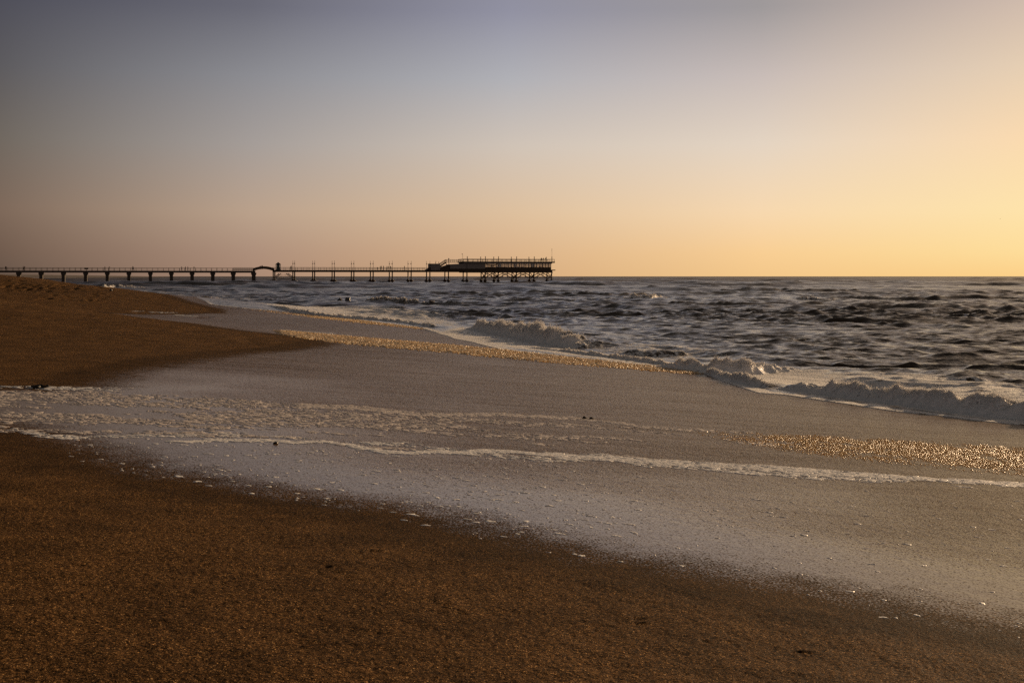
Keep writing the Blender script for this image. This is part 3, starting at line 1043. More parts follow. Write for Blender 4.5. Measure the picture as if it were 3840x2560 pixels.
# ------------------------------------------------------------------ plain materials for built things
def plain(name, c, rough=0.7, var=0.35, scale=1.5, spec=0.3):
    M = Mat(name)
    vec = M.coord()
    n = M.noise(vec, scale, 4.0, 0.6)
    dark = tuple(v * (1 - var) for v in c)
    lite = tuple(min(1, v * (1 + var)) for v in c)
    return M.end(M.bsdf(M.mixc(n, dark, lite), rough, M.bump(n, 0.3, 0.02), spec=spec))


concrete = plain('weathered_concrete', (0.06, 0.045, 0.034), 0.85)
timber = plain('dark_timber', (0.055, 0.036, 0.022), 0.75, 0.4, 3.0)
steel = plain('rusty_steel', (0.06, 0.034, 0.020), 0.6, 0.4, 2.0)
panelm = plain('grey_cladding', (0.20, 0.17, 0.15), 0.7, 0.2, 2.0)
hutm = plain('green_painted_board', (0.05, 0.075, 0.065), 0.6, 0.2, 3.0)
roofm = plain('dark_roofing', (0.05, 0.045, 0.045), 0.7, 0.3, 2.0)
clothm = plain('dark_cloth', (0.03, 0.025, 0.025), 0.85, 0.4, 6.0)
clothm2 = plain('brown_cloth', (0.07, 0.04, 0.03), 0.85, 0.4, 6.0)
clothm3 = plain('blue_cloth', (0.03, 0.04, 0.07), 0.85, 0.4, 6.0)
rockm = plain('wet_rock', (0.018, 0.014, 0.012), 0.35, 0.5, 3.0, 0.6)
kelpm = plain('dark_kelp', (0.014, 0.010, 0.007), 0.6, 0.4, 20.0, 0.3)
hillm = plain('distant_hill', (0.12, 0.09, 0.075), 0.9, 0.2, 0.004)
g_ = Mat('window_glass')
gt = g_.n.new('ShaderNodeBsdfTransparent')
gt.inputs[0].default_value = (0.78, 0.75, 0.70, 1)
gg = g_.n.new('ShaderNodeBsdfGlossy')
gg.inputs[0].default_value = (0.8, 0.8, 0.8, 1)
gg.inputs['Roughness'].default_value = 0.05
glass = g_.end(g_.mixs(0.10, gt.outputs[0], gg.outputs[0]))


class MB:
    def __init__(self):
        self.v = []
        self.f = []

    def box(self, x0, x1, y0, y1, z0, z1):
        b = len(self.v)
        self.v += [(x0, y0, z0), (x1, y0, z0), (x1, y1, z0), (x0, y1, z0), (x0, y0, z1), (x1, y0, z1), (x1, y1, z1), (x0, y1, z1)]
        self.f += [tuple(b + i for i in q) for q in ((3, 2, 1, 0), (4, 5, 6, 7), (0, 1, 5, 4), (1, 2, 6, 5), (2, 3, 7, 6), (3, 0, 4, 7))]
        return self

    def bar(self, a, b, w=0.1, n=6, w2=None):
        a = np.array(a, float)
        b = np.array(b, float)
        d = (b - a) / np.linalg.norm(b - a)
        r = np.array((0, 0, 1.0)) if abs(d[2]) < 0.9 else np.array((1.0, 0, 0))
        s = np.cross(d, r)
        s /= np.linalg.norm(s)
        t = np.cross(s, d)
        k = len(self.v)
        w2 = w if w2 is None else w2
        for c, ww in ((a, w), (b, w2)):
            for i in range(n):
                q = 2 * math.pi * (i + .5) / n
                self.v.append(tuple(c + (s * math.cos(q) + t * math.sin(q)) * ww))
        for i in range(n):
            j = (i + 1) % n
            self.f.append((k + i, k + j, k + n + j, k + n + i))
        self.f.append(tuple(k + i for i in reversed(range(n))))
        self.f.append(tuple(k + n + i for i in range(n)))
        return self

    def prism(self, poly, y0, y1):
        """poly in the x-z plane, extruded along y"""
        b = len(self.v)
        n = len(poly)
        self.v += [(x, y0, z) for x, z in poly] + [(x, y1, z) for x, z in poly]
        self.f.append(tuple(b + i for i in range(n)))
        self.f.append(tuple(b + n + i for i in reversed(range(n))))
        for i in range(n):
            j = (i + 1) % n
            self.f.append((b + j, b + i, b + n + i, b + n + j))
        return self

    def cone(self, c, r0, r1, z0, z1, n=8):
        return self.bar((c[0], c[1], z0), (c[0], c[1], z1), r0, n, r1)

    def build(self, name, mat, parent=None):
        me = bpy.data.meshes.new(name)
        me.from_pydata(self.v, [], self.f)
        bm = bmesh.new()
        bm.from_mesh(me)
        bmesh.ops.recalc_face_normals(bm, faces=bm.faces)
        bm.to_mesh(me)
        bm.free()
        me.materials.append(mat)
        o = bpy.data.objects.new(name, me)
        col.objects.link(o)
        if parent:
            o.parent = parent
        return o


# ------------------------------------------------------------------ jetty line
TH = math.atan(0.275)
CT, ST = math.cos(TH), math.sin(TH)
JY = 570.0 / (1 + 0.384 * 0.275)
JX = -0.384 * JY


def jl(px, dy=0.0):                # distance along the jetty of a photo column
    r = (px - CX) / F
    y0 = JY + dy * CT
    x0 = JX - dy * ST
    return (r * y0 - x0) / (CT - r * ST)


def jz(px, py, dy=0.0):            # height of a photo point on the jetty
    Y = JY + dy * CT + jl(px, dy) * ST
    return HC - (py - HOR) / F * Y


def jw(l, dy, z):
    return (JX + l * CT - dy * ST, JY + l * ST + dy * CT, z)


def empty(name, loc, rz=TH):
    o = bpy.data.objects.new(name, None)
    col.objects.link(o)
    o.location = loc
    o.rotation_euler = (0, 0, rz)
    return o


def root_on_jetty(name, l, dy=0.0, z=0.0):
    return empty(name, jw(l, dy, z))


def rel(mb_fn):
    return mb_fn


WID = 6.9
# ---- concrete jetty (older landward half)
PIERS = [-14, 69, 153, 237, 320.5, 402, 483, 564, 643, 721, 799, 876, 953]
r1 = root_on_jetty('concrete_jetty', jl(-60))
tag(r1, 'long concrete jetty on thick square piers, running out from the sand bank', 'jetty')
o1 = jl(-60)
CW = 4.6
zt, zb_ = 5.15, 4.35
m = MB()
m.box(jl(-260) - o1, jl(958) - o1, 0, CW, zt - 0.28, zt)
m.box(jl(-260) - o1, jl(958) - o1, 0.25, 0.75, zb_, zt - 0.283)
m.box(jl(-260) - o1, jl(958) - o1, CW - 0.75, CW - 0.25, zb_, zt - 0.283)
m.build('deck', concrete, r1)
for p in PIERS:
    l = jl(p) - o1
    m = MB()
    wd = 0.62
    m.box(l - wd, l + wd, 0.15, CW - 0.15, -3.0, 3.35)
    b = len(m.v)
    m.prism([(l - wd, 3.352), (l + wd, 3.352), (l + wd + .28, 3.75), (l + wd + .28, zb_ - 0.003), (l - wd - .28, zb_ - 0.003), (l - wd - .28, 3.75)], 0.05, CW - 0.05)
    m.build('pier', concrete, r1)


def railing(root, l0, l1, y, z, top=1.12, step=2.1, r=0.05, name='railing', mat=timber, mids=(0.55,)):
    m = MB()
    n = max(1, int(round((l1 - l0) / step)))
    m.box(l0, l1, y - 0.07, y + 0.07, z + top - 0.13, z + top)
    for q in mids:
        m.box(l0, l1, y - 0.04, y + 0.04, z + q - 0.07, z + q + 0.06)
    for i in range(n + 1):
        x = l0 + (l1 - l0) * i / n
        m.box(x - r, x + r, y - r * 1.0 - 0.011, y + r + 0.011, z, z + top - 0.131)
    return m.build(name, mat, root)


for y in (0.1, CW - 0.1):
    railing(r1, jl(-260) - o1, jl(874) - o1, y, zt, 1.15)
    railing(r1, jl(876) - o1, jl(951) - o1, y, zt, 1.3, 0.75, 0.035, 'railing', timber, (0.3, 0.55, 0.8))
m = MB().box(jl(316) - o1, jl(331) - o1, 0.2, 0.26, zt + 0.5, zt + 1.0)
m.build('board', timber, r1)

# ---- arched footbridge
lA, lB = jl(951), jl(1029)
r2 = root_on_jetty('footbridge', lA)
tag(r2, 'arched footbridge with solid sides joining concrete jetty to the piled jetty', 'bridge')
LW = lB - lA


def arch(n, z_end0, z_end1, rise, thick):
    t = np.linspace(0, 1, n)
    base = z_end0 + (z_end1 - z_end0) * t + rise * 4 * t * (1 - t)
    top = [(LW * a, b + thick) for a, b in zip(t, base)]
    bot = [(LW * a, b) for a, b in zip(t, base)]
    return bot + top[::-1]


zl, zr = jz(951, 1016), jz(1028, 1016)
for y in (0.0, 4.3):
    MB().prism(arch(17, zl, zr, 0.85, 1.05), y, y + 0.25).build('parapet', timber, r2)
MB().prism(arch(17, zl + .02, zr + .02, 0.85, 0.35), 0.253, 4.297).build('deck', timber, r2)

# ---- piled jetty
PAIRS = [1030.6, 1105, 1180, 1254, 1327, 1399.4, 1471, 1541.8, 1612, 1681.6, 1751, 1819, 1868, 1936, 2002, 2068.5]
o3 = jl(1027)
r3 = root_on_jetty('piled_jetty', o3)
tag(r3, 'dark jetty on paired slender piles with collars, carrying lamps and a restaurant', 'jetty')
DT, DB = 5.5, 4.65
lE = jl(2080) - o3
m = MB()
m.box(0, jl(1740) - o3, -0.35, WID + 0.35, DT - 0.3, DT)
for y in (-0.1, 3.3, WID - 0.1):
    m.box(0.1, jl(1740) - o3, y, y + 0.3, DB, DT - 0.303)
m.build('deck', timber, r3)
m = MB()
m.box(jl(1740) - o3 + .003, jl(2070) - o3, -0.7, 9.0, 4.45, DT)
m.box(jl(2070) - o3 + .003, jl(2081) - o3, -0.7, 9.0, 5.35, 5.75)
m.build('platform', timber, r3)
for y in (-0.25, WID + 0.25):
    railing(r3, 0.0, jl(1606) - o3, y, DT, 1.08, 2.35, 0.05)
pile_mesh = None


def pile_parts(l, y):
    global pile_mesh
    if pile_mesh is None:
        a = MB().cone((0, 0), 0.27, 0.25, -3.0, DB - 0.003, 10).build('pile', steel, r3)
        c = MB()
        c.cone((0, 0), 0.55, 0.62, 0.55, 0.9, 10)
        c.cone((0, 0), 1.0, 1.0, 0.903, 1.22, 10)
        c.cone((0, 0), 0.62, 0.40, 1.223, 1.65, 10)
        cc = c.build('collar', steel, a)
        pile_mesh = (a, cc)
    else:
        a = pile_mesh[0].copy()
        col.objects.link(a)
        a.parent = r3
        cc = pile_mesh[1].copy()
        col.objects.link(cc)
        cc.parent = a
    a.location = (l, y, 0)


for p in PAIRS:
    l = jl(p) - o3
    for y in (0.0, WID):
        pile_parts(l, y)
    m = MB().box(l - 0.12, l + 0.12, 0.3, WID - 0.3, 1.0, 1.16)
    m.build('tie_beam', steel, r3)


def brace(a, b, y, w=0.12):
    MB().bar((jl(a[0]) - o3, y, jz(*a)), (jl(b[0]) - o3, y, jz(*b)), w, 6).build('brace', steel, r3)


for y in (-0.35, WID + 0.35):
    brace((1034, 1042), (1053, 1025), y, 0.16)
    brace((1102, 1042), (1080, 1025), y, 0.16)
    brace((1036, 1044), (1101, 1044), y, 0.08)
    for px in (1050, 1057, 1072, 1079):
        brace((px, 1026), (px, 1044), y, 0.08)
    seq = [1819, 1868, 1936, 2002, 2068.5]
    for a, b in zip(seq[:-1], seq[1:]):
        mid = (a + b) / 2
        brace((a, 1042), (mid, 1024), y, 0.18)
        brace((b, 1042), (mid, 1024), y, 0.18)
        brace((mid, 1024), (mid, 1041), y, 0.15)
        brace((a, 1041.5), (b, 1041.5), y, 0.11)
    brace((1803, 1041.5), (1819, 1041.5), y, 0.07)
for p in PAIRS[11:]:
    l = jl(p) - o3
    for s in (0, 1):
        a, b = ((l + .3, 0.3, 1.7), (l + .3, WID - .3, 4.5)) if s == 0 else ((l + .45, 0.3, 4.5), (l + .45, WID - .3, 1.7))
        MB().bar(a, b, 0.16, 6).build('brace', steel, r3)
for px in (1536, 1546):
    brace((px, 1022), (px, 1045), 3.0, 0.07)

# ---- hut by the footbridge
lh = jl(1045)
r4 = root_on_jetty('hut', lh, 2.2, DT)
tag(r4, 'small green hut with a pointed roof and corner posts, beside the arched footbridge', 'hut')
MB().box(-0.55, 0.55, -0.55, 0.55, 0.25, 2.2).build('wall', hutm, r4)
MB().box(-1.0, 1.0, -1.0, 1.0, 0.0, 0.247).build('base', hutm, r4)
m = MB()
m.v = [(-1.15, -1.15, 2.2), (1.15, -1.15, 2.2), (1.15, 1.15, 2.2), (-1.15, 1.15, 2.2), (0, 0, 3.25)]
m.v = [(x, y, z + 0.003) for x, y, z in m.v]
m.f = [(3, 2, 1, 0), (0, 1, 4), (1, 2, 4), (2, 3, 4), (3, 0, 4)]
m.build('roof', roofm, r4)
for x in (-0.85, 0.85):
    for y in (-0.85, 0.85):
        MB().box(x - .06, x + .06, y - .06, y + .06, 0.25, 2.2).build('post', hutm, r4)

# ---- lamps
lamp0 = None
LAMPS = PAIRS[1:9]
ordw = ['first', 'second', 'third', 'fourth', 'fifth', 'sixth', 'seventh', 'eighth']
for i, p in enumerate(LAMPS):
    for row in (0, 1):
        loc = jw(jl(p), -0.2 if row == 0 else WID + 0.2, DT)
        if lamp0 is None:
            lamp0 = empty('street_lamp', loc)
            a = MB().cone((0, 0), 0.09, 0.055, 0.0, 3.75, 8).build('pole', steel, lamp0)
            h = MB()
            h.bar((0, 0.05, 2.9), (0, 0.5, 2.75), 0.05, 6)
            h.cone((0, 0.52), 0.30, 0.07, 2.45, 2.95, 8)
            hh_ = h.build('lamp_shade', steel, lamp0)
            f_ = MB().cone((0, 0), 0.10, 0.02, 3.753, 3.95, 6).build('finial', steel, lamp0)
            lo = lamp0
        else:
            lo = lamp0.copy()
            col.objects.link(lo)
            for ch in lamp0.children:
                c = ch.copy()
                col.objects.link(c)
                c.parent = lo
            lo.location = loc
        lo.rotation_euler = (0, 0, TH if row == 0 else TH + math.pi)
        side = 'near rail' if row == 0 else 'far rail'
        tag(lo, 'lamp post on the %s of the piled jetty, %s pair from the hut' % (side, ordw[i]), 'lamp post', 'lamp posts along the piled jetty')

# ---- restaurant on the end platform
lr = jl(1616)
r5 = root_on_jetty('restaurant', lr, 0.0, DT)
tag(r5, 'long low restaurant with a roof terrace on the end of the piled jetty', 'restaurant')


def rl(px):
    return jl(px) - lr


def rz(px, py):
    return jz(px, py) - DT


G = 0.004
# entrance block
MB().box(rl(1616), rl(1651), 0.2, 6.0, G, rz(1630, 990)).build('entrance_block', panelm, r5)
MB().box(rl(1615), rl(1652), 0.0, 6.2, rz(1630, 990) + .003, rz(1630, 988.6)).build('entrance_roof', roofm, r5)
MB().prism([(rl(1601), G), (rl(1615.9), G), (rl(1615.9), rz(1616, 1003))], 0.2, 5.0).build('ramp', timber, r5)
# lower storey, closed part
MB().prism([(rl(1653), G), (rl(1687), G), (rl(1687), rz(1687, 993)), (rl(1653), rz(1653, 1003))], 0.3, 6.5).build('wall', timber, r5)
MB().prism([(rl(1688), G + .6), (rl(1750), G + .6), (rl(1750), rz(1750, 988)), (rl(1688), rz(1688, 991))], 0.0, 7.5).build('wall', panelm, r5)
MB().box(rl(1752), rl(1820), 0.0, 8.5, G + .6, rz(1780, 987)).build('wall', panelm, r5)
MB().box(rl(1688), rl(1820), 0.3, 7.3, G, G + .597).build('plinth', timber, r5)
# glazed dining room: low wall, piers and panes on both long sides and the end
x0, x1 = rl(1821), rl(2067)
zs0, zs1 = rz(1950, 1002), rz(1950, 989)
for y in (0.0, 8.4):
    MB().box(x0, x1, y, y + 0.2, G, zs0).build('wall', timber, r5)
MB().box(x1 - 0.2, x1, 0.203, 8.397, G, zs0).build('wall', timber, r5)
MB().box(x0, x1, 0.203, 8.397, G, 0.12).build('floor', timber, r5)
mull = [1821, 1834, 1846, 1861, 1869, 1880, 1893, 1905, 1918, 1927, 1936, 1948, 1957, 1969, 1984, 1993, 2002, 2012, 2025, 2034, 2046, 2057, 2067]
for y in (0.0, 8.4):
    for a, b in zip(mull[:-1], mull[1:]):
        xa, xb = rl(a), rl(b)
        fr = MB()
        fr.box(xa, xa + 0.11, y + .03, y + .17, zs0 + .003, zs1)
        fr.box(xb - 0.11, xb - 0.003, y + .03, y + .17, zs0 + .003, zs1)
        fr.box(xa + .113, xb - .113, y + .04, y + .16, zs1 - 0.5, zs1 - 0.42)
        fo_ = fr.build('window', timber, r5)
        MB().box(xa + .115, xb - .115, y + .09, y + .11, zs0 + .004, zs1 - .003).build('pane', glass, fo_)
fr = MB()
for y in (0.25, 2.9, 5.6, 8.2):
    fr.box(x1 - .18, x1 - .03, y, y + .12, zs0 + .003, zs1)
fo_ = fr.build('window', timber, r5)
MB().box(x1 - .11, x1 - .09, 0.38, 8.18, zs0 + .004, zs1 - .003).build('pane', glass, fo_)
# screen wall of the blind bays and room partitions seen through the glass
for a, b, y in ((1876, 1889, 4.0), (1940, 1946, 5.0), (1999, 2011, 3.0)):
    MB().box(rl(a), rl(b), y, y + .2, .123, zs1).build('partition', timber, r5)
for a, b in ((1822, 1846), (1869, 1846)):
    MB().bar((rl(a), -0.12, rz(a, 989)), (rl(b), -0.12, rz(b, 998)), 0.12, 6).build('awning_arm', timber, r5)
# seats and tables as they show in the windows
for k in range(34):
    px = random.uniform(1826, 2060)
    y = random.choice((1.2, 2.6, 5.6, 7.0))
    x = rl(px)
    mb = MB()
    zt_ = zs0 + random.uniform(0.05, 0.55)
    mb.box(x - .22, x + .22, y, y + .06, 0.55, zt_)
    mb.box(x - .22, x + .22, y + .063, y + .45, 0.55, 0.62)
    for sx in (-.2, .16):
        for sy in (0.01, .40):
            mb.box(x + sx, x + sx + .04, y + sy, y + sy + .04, .123, .549)
    mb.build('seat', timber, r5)
# roof slab, fascia and terrace
zf0, zf1 = rz(1950, 985.5), rz(1950, 980.5)
MB().box(rl(1738), rl(2069), -0.5, 9.1, zs1 + .003, zf0).build('fascia', panelm, r5)
MB().box(rl(1734), rl(2079), -0.7, 9.3, zf0 + .003, zf1).build('terrace_slab', roofm, r5)
MB().box(rl(1674), rl(1733.9), 0.0, 3.0, rz(1700, 984.6), rz(1700, 982.4)).build('walkway', timber, r5)
for px in (1676, 1686, 1734):
    MB().box(rl(px) - .1, rl(px) + .1, 1.3, 1.5, rz(px, 995), rz(px, 984.7)).build('post', timber, r5)
# stair
m = MB()
xs0, xs1 = rl(1650), rl(1674)
zs_0, zs_1 = rz(1650, 998), rz(1674, 982.4)
m.prism([(xs0, zs_0 - .45), (xs1, zs_1 - .45), (xs1, zs_1), (xs0, zs_0)], 0.3, 0.45)
m.prism([(xs0, zs_0 - .45), (xs1, zs_1 - .45), (xs1, zs_1), (xs0, zs_0)], 2.2, 2.35)
for i in range(12):
    t = (i + .5) / 12
    x = xs0 + (xs1 - xs0) * t
    z = zs_0 + (zs_1 - zs_0) * t
    m.box(x - .13, x + .13, 0.453, 2.197, z - .16, z - .1)
for y in (0.36, 2.26):
    m.bar((xs0, y, zs_0 + 1.0), (xs1, y, zs_1 + 1.0), 0.07, 6)
    m.bar((xs0, y, zs_0 + .5), (xs1, y, zs_1 + .5), 0.05, 6)
    for t in (0, .33, .66, 1):
        x = xs0 + (xs1 - xs0) * t
        z = zs_0 + (zs_1 - zs_0) * t
        m.bar((x, y, z - .1), (x, y, z + 1.0), 0.05, 6)
m.build('stair', timber, r5)
zw = rz(1700, 982.4)
for y in (0.1, 2.9):
    railing(r5, rl(1674), rl(1733), y, zw, 1.05, 1.9, 0.05)
for y in (-0.55, 9.15):
    railing(r5, rl(1737), rl(2078), y, zf1, 1.05, 2.1, 0.05)
for x in (rl(1737.2), rl(2077.8)):
    MB().box(x - .05, x + .05, -.4, 9.0, zf1 + .95, zf1 + 1.04).build('railing', timber, r5)
for px in (1751, 1803, 1819, 1852, 1868, 1918, 1936, 1984, 2002, 2049, 2068):
    x = rl(px)
    front = px in (1751, 1819, 1868, 1936, 2002, 2068)
    y = -0.62 if front else 9.22
    if not front:
        x = jl(px, 9.0) - lr
    MB().box(x - .12, x + .12, y - .1, y + .1, zf0, zf1 + 2.15).build('post', timber, r5)
# poles
m = MB()
m.bar((rl(1734), -0.5, zf1), (rl(1734), -0.5, rz(1734, 951.5)), 0.06, 6)
m.bar((rl(1734), -0.5, rz(1734, 951.5)), (rl(1731.6), -0.5, rz(1732, 951.8)), 0.06, 6)
m.bar((rl(1731.6), -0.5, rz(1732, 951.8)), (rl(1731.6), -0.5, rz(1732, 954)), 0.14, 6)
m.build('gooseneck_pole', steel, r5)
m = MB()
m.bar((rl(2068.5), -0.5, zf1), (rl(2068.5), -0.5, rz(2068, 934)), 0.05, 6)
m.bar((rl(2067.5), -0.5, rz(2068, 939.5)), (rl(2068.5), -0.5, rz(2068, 939.5)), 0.13, 6)
m.bar((rl(2068.5), -0.5, rz(2068, 935)), (rl(2068.5), -0.5, rz(2068, 932.6)), 0.12, 6)
m.build('mast', steel, r5)
for a, b in (((1637, 988), (1639, 977.5)), ((1649, 988), (1649, 980))):
    MB().bar((rl(a[0]), 2.0, rz(*a)), (rl(b[0]), 2.0, rz(*b)), 0.14, 6, 0.07).build('vent_pipe', steel, r5)


# ------------------------------------------------------------------ people
def figure(name, joints, edges, radii, mat):
    me = bpy.data.meshes.new(name)
    me.from_pydata(joints, edges, [])
    o = bpy.data.objects.new(name, me)
    col.objects.link(o)
    sk = o.modifiers.new('s', 'SKIN')
    sub = o.modifiers.new('u', 'SUBSURF')
    sub.levels = 1
    for v, r in zip(me.skin_vertices[0].data, radii):
        v.radius = (r * 1.22, r * 1.22)
    me.skin_vertices[0].data[0].use_root = True
    dg = bpy.context.evaluated_depsgraph_get()
    ev = o.evaluated_get(dg)
    m2 = bpy.data.meshes.new_from_object(ev)
    bpy.data.objects.remove(o)
    m2.materials.clear()
    m2.materials.append(mat)
    for p_ in m2.polygons:
        p_.use_smooth = True
    return m2


def person_mesh(pose, mat):
    sp = {'stand': 0.03, 'walk': 0.30, 'stride': 0.42, 'arms': 0.05, 'lean': 0.06}[pose]
    lean = 0.18 if pose == 'lean' else 0.03
    J = [(0, 0, 0.95), (lean * .4, 0, 1.18), (lean, 0, 1.42), (lean * 1.1, 0, 1.53), (lean * 1.3 + .02, 0, 1.66), (lean * 1.3 + .02, 0, 1.72),
         (0, .11, .90), (sp * .45 + .03, .11, .50), (sp * .5 - .02, .11, .08), (sp * .5 + .14, .11, .05),
         (0, -.11, .90), (-sp * .2, -.11, .50), (-sp * .75, -.11, .09), (-sp * .75 + .14, -.11, .05),
         (lean, .20, 1.40), (lean, -.20, 1.40)]
    E_ = [(0, 1), (1, 2), (2, 3), (3, 4), (4, 5), (0, 6), (6, 7), (7, 8), (8, 9), (0, 10), (10, 11), (11, 12), (12, 13), (2, 14), (2, 15)]
    Rr = [.15, .14, .15, .065, .105, .08, .10, .075, .05, .045, .10, .075, .05, .045, .075, .075]
    if pose == 'arms':
        A = [(.12, .30, 1.22), (.36, .18, 1.42), (.44, .14, 1.48), (.12, -.30, 1.22), (.36, -.18, 1.42), (.44, -.14, 1.48)]
    elif pose == 'lean':
        A = [(.28, .26, 1.18), (.50, .22, 1.10), (.58, .20, 1.10), (.28, -.26, 1.18), (.50, -.22, 1.10), (.58, -.20, 1.10)]
    else:
        q = sp * .6
        A = [(lean - q * .4, .25, 1.14), (lean - q * .5 + .08, .25, .90), (lean - q * .5 + .11, .25, .80), (lean + q * .4, -.25, 1.14), (lean + q * .6 + .08, -.25, .90), (lean + q * .6 + .12, -.25, .80)]
    b = len(J)
    J += A
    E_ += [(14, b), (b, b + 1), (b + 1, b + 2), (15, b + 3), (b + 3, b + 4), (b + 4, b + 5)]
    Rr += [.052, .042, .04, .052, .042, .04]
    return figure('person', J, E_, Rr, mat)


PM = {}


def person(px, dy, z, pose, mat, face, label, scale=1.0, group='people strolling on the jetty'):
    key = (pose, mat.name)
    if key not in PM:
        PM[key] = person_mesh(pose, mat)
    o = bpy.data.objects.new('person', PM[key])
    col.objects.link(o)
    o.location = jw(jl(px, dy), dy, z)
    o.rotation_euler = (0, 0, TH + face)
    o.scale = (scale,) * 3
    tag(o, label, 'person', group)
    return o


K1, K2, K3 = clothm, clothm2, clothm3
PEOPLE = [
    (22, 2.0, zt, 'stand', K1, 1.5, 'person standing alone on the concrete jetty, nearest its landward end', 1.0),
    (87, 1.6, zt, 'walk', K1, 0.0, 'person in dark clothes close beside another with a raised arm on concrete jetty', 1.0),
    (91, 2.6, zt, 'arms', K2, 0.3, 'person raising both arms next to a companion above the second concrete pier', 1.0),
    (393, 2.0, zt, 'stride', K1, 0.0, 'person striding on concrete jetty, first of two with arms lifted', 1.0),
    (409, 2.4, zt, 'arms', K2, 0.0, 'person with arms held out, second of the two by the fifth concrete pier', 1.0),
    (497, 1.8, zt, 'walk', K1, 3.1, 'taller walker of a close couple above the sixth concrete pier', 1.04),
    (501, 2.8, zt, 'stride', K3, 3.1, 'shorter walker of a close couple above the sixth concrete pier', 0.96),
    (681, 2.0, zt, 'walk', K1, 0.0, 'first walker of a spread-out group of four on the concrete jetty', 1.0),
    (695, 2.4, zt, 'stand', K2, 0.0, 'slim second walker of a spread-out group of four on the concrete jetty', 1.0),
    (704, 1.8, zt, 'walk', K3, 0.0, 'third walker of the group of four, close behind the slim one', 1.0),
    (727, 2.2, zt, 'arms', K1, 0.0, 'last of the group of four, above the tenth pier, holding something up', 1.0),
    (976, 2.0, jz(976, 1010.5), 'stand', K1, 1.5, 'shorter of two people on top of the arched footbridge', 0.92),
    (983, 2.2, jz(983, 1010), 'stand', K2, 1.5, 'taller of two people on top of the arched footbridge', 1.02),
    (1089.5, 2.6, DT, 'stand', K1, 0.0, 'shorter of a couple between the green hut and the first lamp pair', 0.93),
    (1092.5, 3.2, DT, 'walk', K2, 0.0, 'taller of a couple between the green hut and the first lamp pair', 1.03),
    (1414.5, 3.0, DT, 'stand', K1, 0.5, 'small figure on the piled jetty just past the fifth lamp pair', 0.76),
    (1426, 2.4, DT, 'stand', K2, 0.0, 'one of two people standing shoulder to shoulder between fifth and sixth lamp pairs', 1.0),
    (1430, 3.2, DT, 'stand', K1, 0.0, 'broader companion of the pair standing shoulder to shoulder between lamps', 1.03),
    (1438, 2.6, DT, 'walk', K3, 0.0, 'single tall walker beside the shoulder to shoulder pair on the piled jetty', 1.06),
    (1451, 2.4, DT, 'walk', K1, 0.0, 'person in the small cluster standing just before the sixth lamp pair', 1.0),
    (1456, 3.4, DT, 'stand', K2, 0.0, 'person behind the cluster, almost hidden by the sixth lamp pair', 0.98),
    (1464.5, 3.0, DT, 'stride', K1, 0.4, 'person leaning into a stride between the two posts of the sixth lamp pair', 1.02),
    (1517, 2.4, DT, 'walk', K1, 3.1, 'lone walker approaching the seventh lamp pair, apart from the groups', 1.03),
    (1682, 1.6, DT + zw, 'arms', K2, 0.2, 'person at the head of the restaurant stair on the upper walkway', 1.0),
    (2030, 3.0, DT + zf1, 'stand', K1, -1.5, 'taller of two people at the terrace railing near the mast', 1.0),
    (2036, 1.2, DT + zf1, 'lean', K3, 0.1, 'bent person leaning at the terrace railing beside a taller one', 0.96),
    (2048, 2.0, DT + zf1, 'lean', K1, 3.1, 'person leaning against a terrace post closest to the mast', 1.0),
]
for a in PEOPLE:
    person(*a)


# ------------------------------------------------------------------ rocks, kelp, bird, far shore
def lump(name, verts_fn, loc, mat, sub=3):
    bm = bmesh.new()
    bmesh.ops.create_icosphere(bm, subdivisions=sub, radius=1.0)
    for v in bm.verts:
        v.co = verts_fn(v.co.copy())
    me = bpy.data.meshes.new(name)
    bm.to_mesh(me)
    bm.free()
    me.materials.append(mat)
    o = bpy.data.objects.new(name, me)
    col.objects.link(o)
    o.location = loc
    return o


def pxw(px, py, z):
    Y = (HC - z) * F / (py - HOR)
    return ((px - CX) / F * Y, Y, z)


from mathutils import noise as mn, Vector
loc = pxw(1274, 1132, 0.0)
u_ = loc[1] / F                        # metres per photo pixel there


def rockA(c):
    z = max(c.z, -0.4)
    wd = 9 * (1.0 - 0.62 * smooth(-0.2, 0.95, z)) + 1.2 * mn.noise(c * 2.0)
    x = c.x * wd * u_ + (1.5 * u_ if z > 0 else -1.5 * u_)
    return Vector((x, c.y * 7 * u_, (z * 8.5 + 8 + 0.8 * mn.noise(c * 3 + Vector((3, 1, 2)))) * u_))


o = lump('rock', rockA, loc, rockm)
tag(o, 'dark pointed rock standing in the shallows beside a blocky one', 'rock', 'rocks in the surf')
loc = pxw(1304, 1134, 0.0)


def rockB(c):
    f = max(abs(c.x), abs(c.y), abs(c.z)) ** 0.75
    q = c / f
    nn = mn.noise(c * 2.3 + Vector((9, 4, 1)))
    return Vector((q.x * (9.0 + 1.2 * nn) * u_, q.y * 7 * u_, (q.z * (9.5 + 1.5 * nn) + 9.5) * u_))


o = lump('rock', rockB, loc, rockm)
tag(o, 'dark blocky flat-topped rock in the shallows beside a pointed one', 'rock', 'rocks in the surf')
g = ground(416, 1091)
o = lump('rock', lambda c: Vector((c.x * .12, c.y * .14, c.z * .11 + .05 + .03 * mn.noise(c * 2))), (g[0], g[1], surf_z(*g)), rockm)
tag(o, 'small dark round stone alone on the slope of the far sand bank', 'rock')
g = ground(1034, 1664)
o = lump('pebble', lambda c: Vector((c.x * .028, c.y * .03, c.z * .014 + .008 * (1 + mn.noise(c * 2)))), (g[0], g[1], surf_z(*g)), rockm)
tag(o, 'tiny dark pebble on the edge of the long foam line', 'pebble')


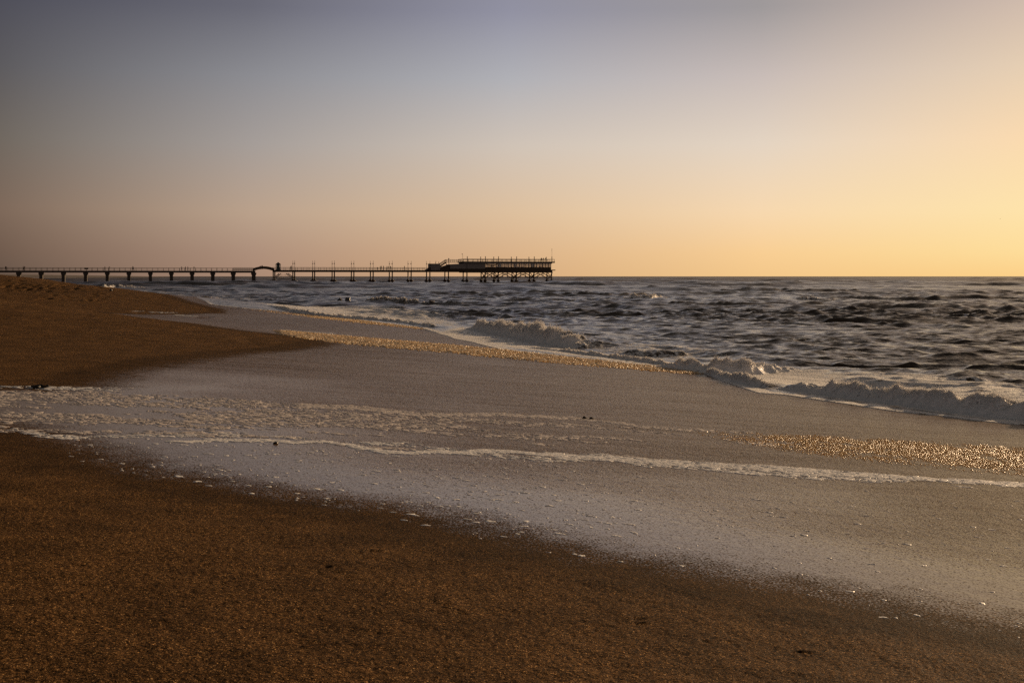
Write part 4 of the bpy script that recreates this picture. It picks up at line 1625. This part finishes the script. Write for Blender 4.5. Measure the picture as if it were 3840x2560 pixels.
def stalk(pts, radii, name, parent=None, n=8):
    m = MB()
    p = [np.array(q, float) for q in pts]
    k0 = len(m.v)
    for i, q in enumerate(p):
        d = p[min(i + 1, len(p) - 1)] - p[max(i - 1, 0)]
        d /= np.linalg.norm(d)
        s = np.cross(d, (0, 0, 1.0))
        s /= np.linalg.norm(s)
        t = np.cross(s, d)
        for j in range(n):
            a = 2 * math.pi * j / n
            m.v.append(tuple(q + (s * math.cos(a) + t * math.sin(a)) * radii[i]))
    for i in range(len(p) - 1):
        for j in range(n):
            k = (j + 1) % n
            m.f.append((k0 + i * n + j, k0 + i * n + k, k0 + (i + 1) * n + k, k0 + (i + 1) * n + j))
    m.f.append(tuple(k0 + i for i in range(n)))
    m.f.append(tuple(k0 + (len(p) - 1) * n + i for i in range(n)))
    o = m.build(name, kelpm, parent)
    for q in o.data.polygons:
        q.use_smooth = True
    return o


g = ground(160, 1456)
z = surf_z(*g)
k_ = g[1] / F
r6 = empty('kelp', (g[0], g[1], z), 0.0)
tag(r6, 'dark kelp stalk with a round bulb, washed up where foam laps the sand', 'kelp')
stalk([(-48 * k_, 0.05, 0.02), (-20 * k_, 0.02, 0.03), (-6 * k_, 0, 0.03), (4 * k_, 0, 0.02), (12 * k_, 0, 0.022), (18 * k_, 0, .04)], [.012, .022, .032, .022, .016, .02], 'stalk', r6)
b_ = lump('bulb', lambda c: Vector((c.x * 5.2 * k_ + 19 * k_, c.y * 4.5 * k_, c.z * 5.0 * k_ + 9 * k_)), (0, 0, 0), kelpm, 2)
b_.parent = r6
stalk([(-6 * k_, -.05, .03), (-14 * k_, -.12, .01), (-26 * k_, -.1, .012)], [.02, .016, .01], 'frond', r6)
for (px, py), lab, sc_ in (((2190, 1571), 'small dark kelp scrap on the wet sand, the humped one of two', 1.0), ((2216, 1573), 'flat forked kelp scrap trailing a thin stem on the wet sand', 1.2)):
    g = ground(px, py)
    z = surf_z(*g)
    k_ = g[1] / F
    o = stalk([(-5 * k_ * sc_, 0, .005), (-1 * k_, 0, .022 / sc_), (3 * k_, .01, .02 / sc_), (8 * k_, .02, .008), (16 * k_, .03, .006)], [.008, .018, .018, .010, .005], 'kelp')
    o.location = (g[0], g[1], z)
    tag(o, lab, 'kelp', 'kelp scraps on the wet sand')

Yb = 420.0
bm_ = MB()
bm_.v = [(-.35, 0, .10), (-.16, .05, .13), (0, .06, .02), (.16, .05, .13), (.35, 0, .10), (.16, -.06, .11), (0, -.1, 0), (-.16, -.06, .11), (0, .2, .02), (0, -.22, 0), (0, 0, -.05)]
bm_.f = [(0, 1, 7), (1, 2, 6, 7), (2, 3, 5, 6), (3, 4, 5), (2, 8, 10), (2, 10, 6), (6, 10, 9)]
o = bm_.build('bird', clothm, None)
o.location = ((3750 - CX) / F * Yb, Yb, HC + (HOR - 822) / F * Yb)
tag(o, 'tiny far-off bird gliding alone in the bright sky', 'bird')

# low far headland behind the jetty's landward half
m = []
fc = []
nx = 70
for i in range(nx):
    t = i / (nx - 1)
    px = -900 + t * 1290
    Yh = 4200.0
    x = (px - CX) / F * Yh
    h = max(0.0, (1 - t) ** 0.8 * 15.0 * (0.8 + 0.4 * (vnoise(np.array([px * .01]), np.array([.5]), 3)[0])))
    for dy_, hh_ in ((0, -2.0), (120, h * .55), (320, h), (900, h * 1.02), (1400, -2.0)):
        m.append((x, Yh + dy_, hh_))
for i in range(nx - 1):
    for j in range(4):
        a = i * 5 + j
        fc.append((a, a + 5, a + 6, a + 1))
o = mesh_np('hills', np.array(m), np.array(fc), hillm)
tag(o, kind='structure')
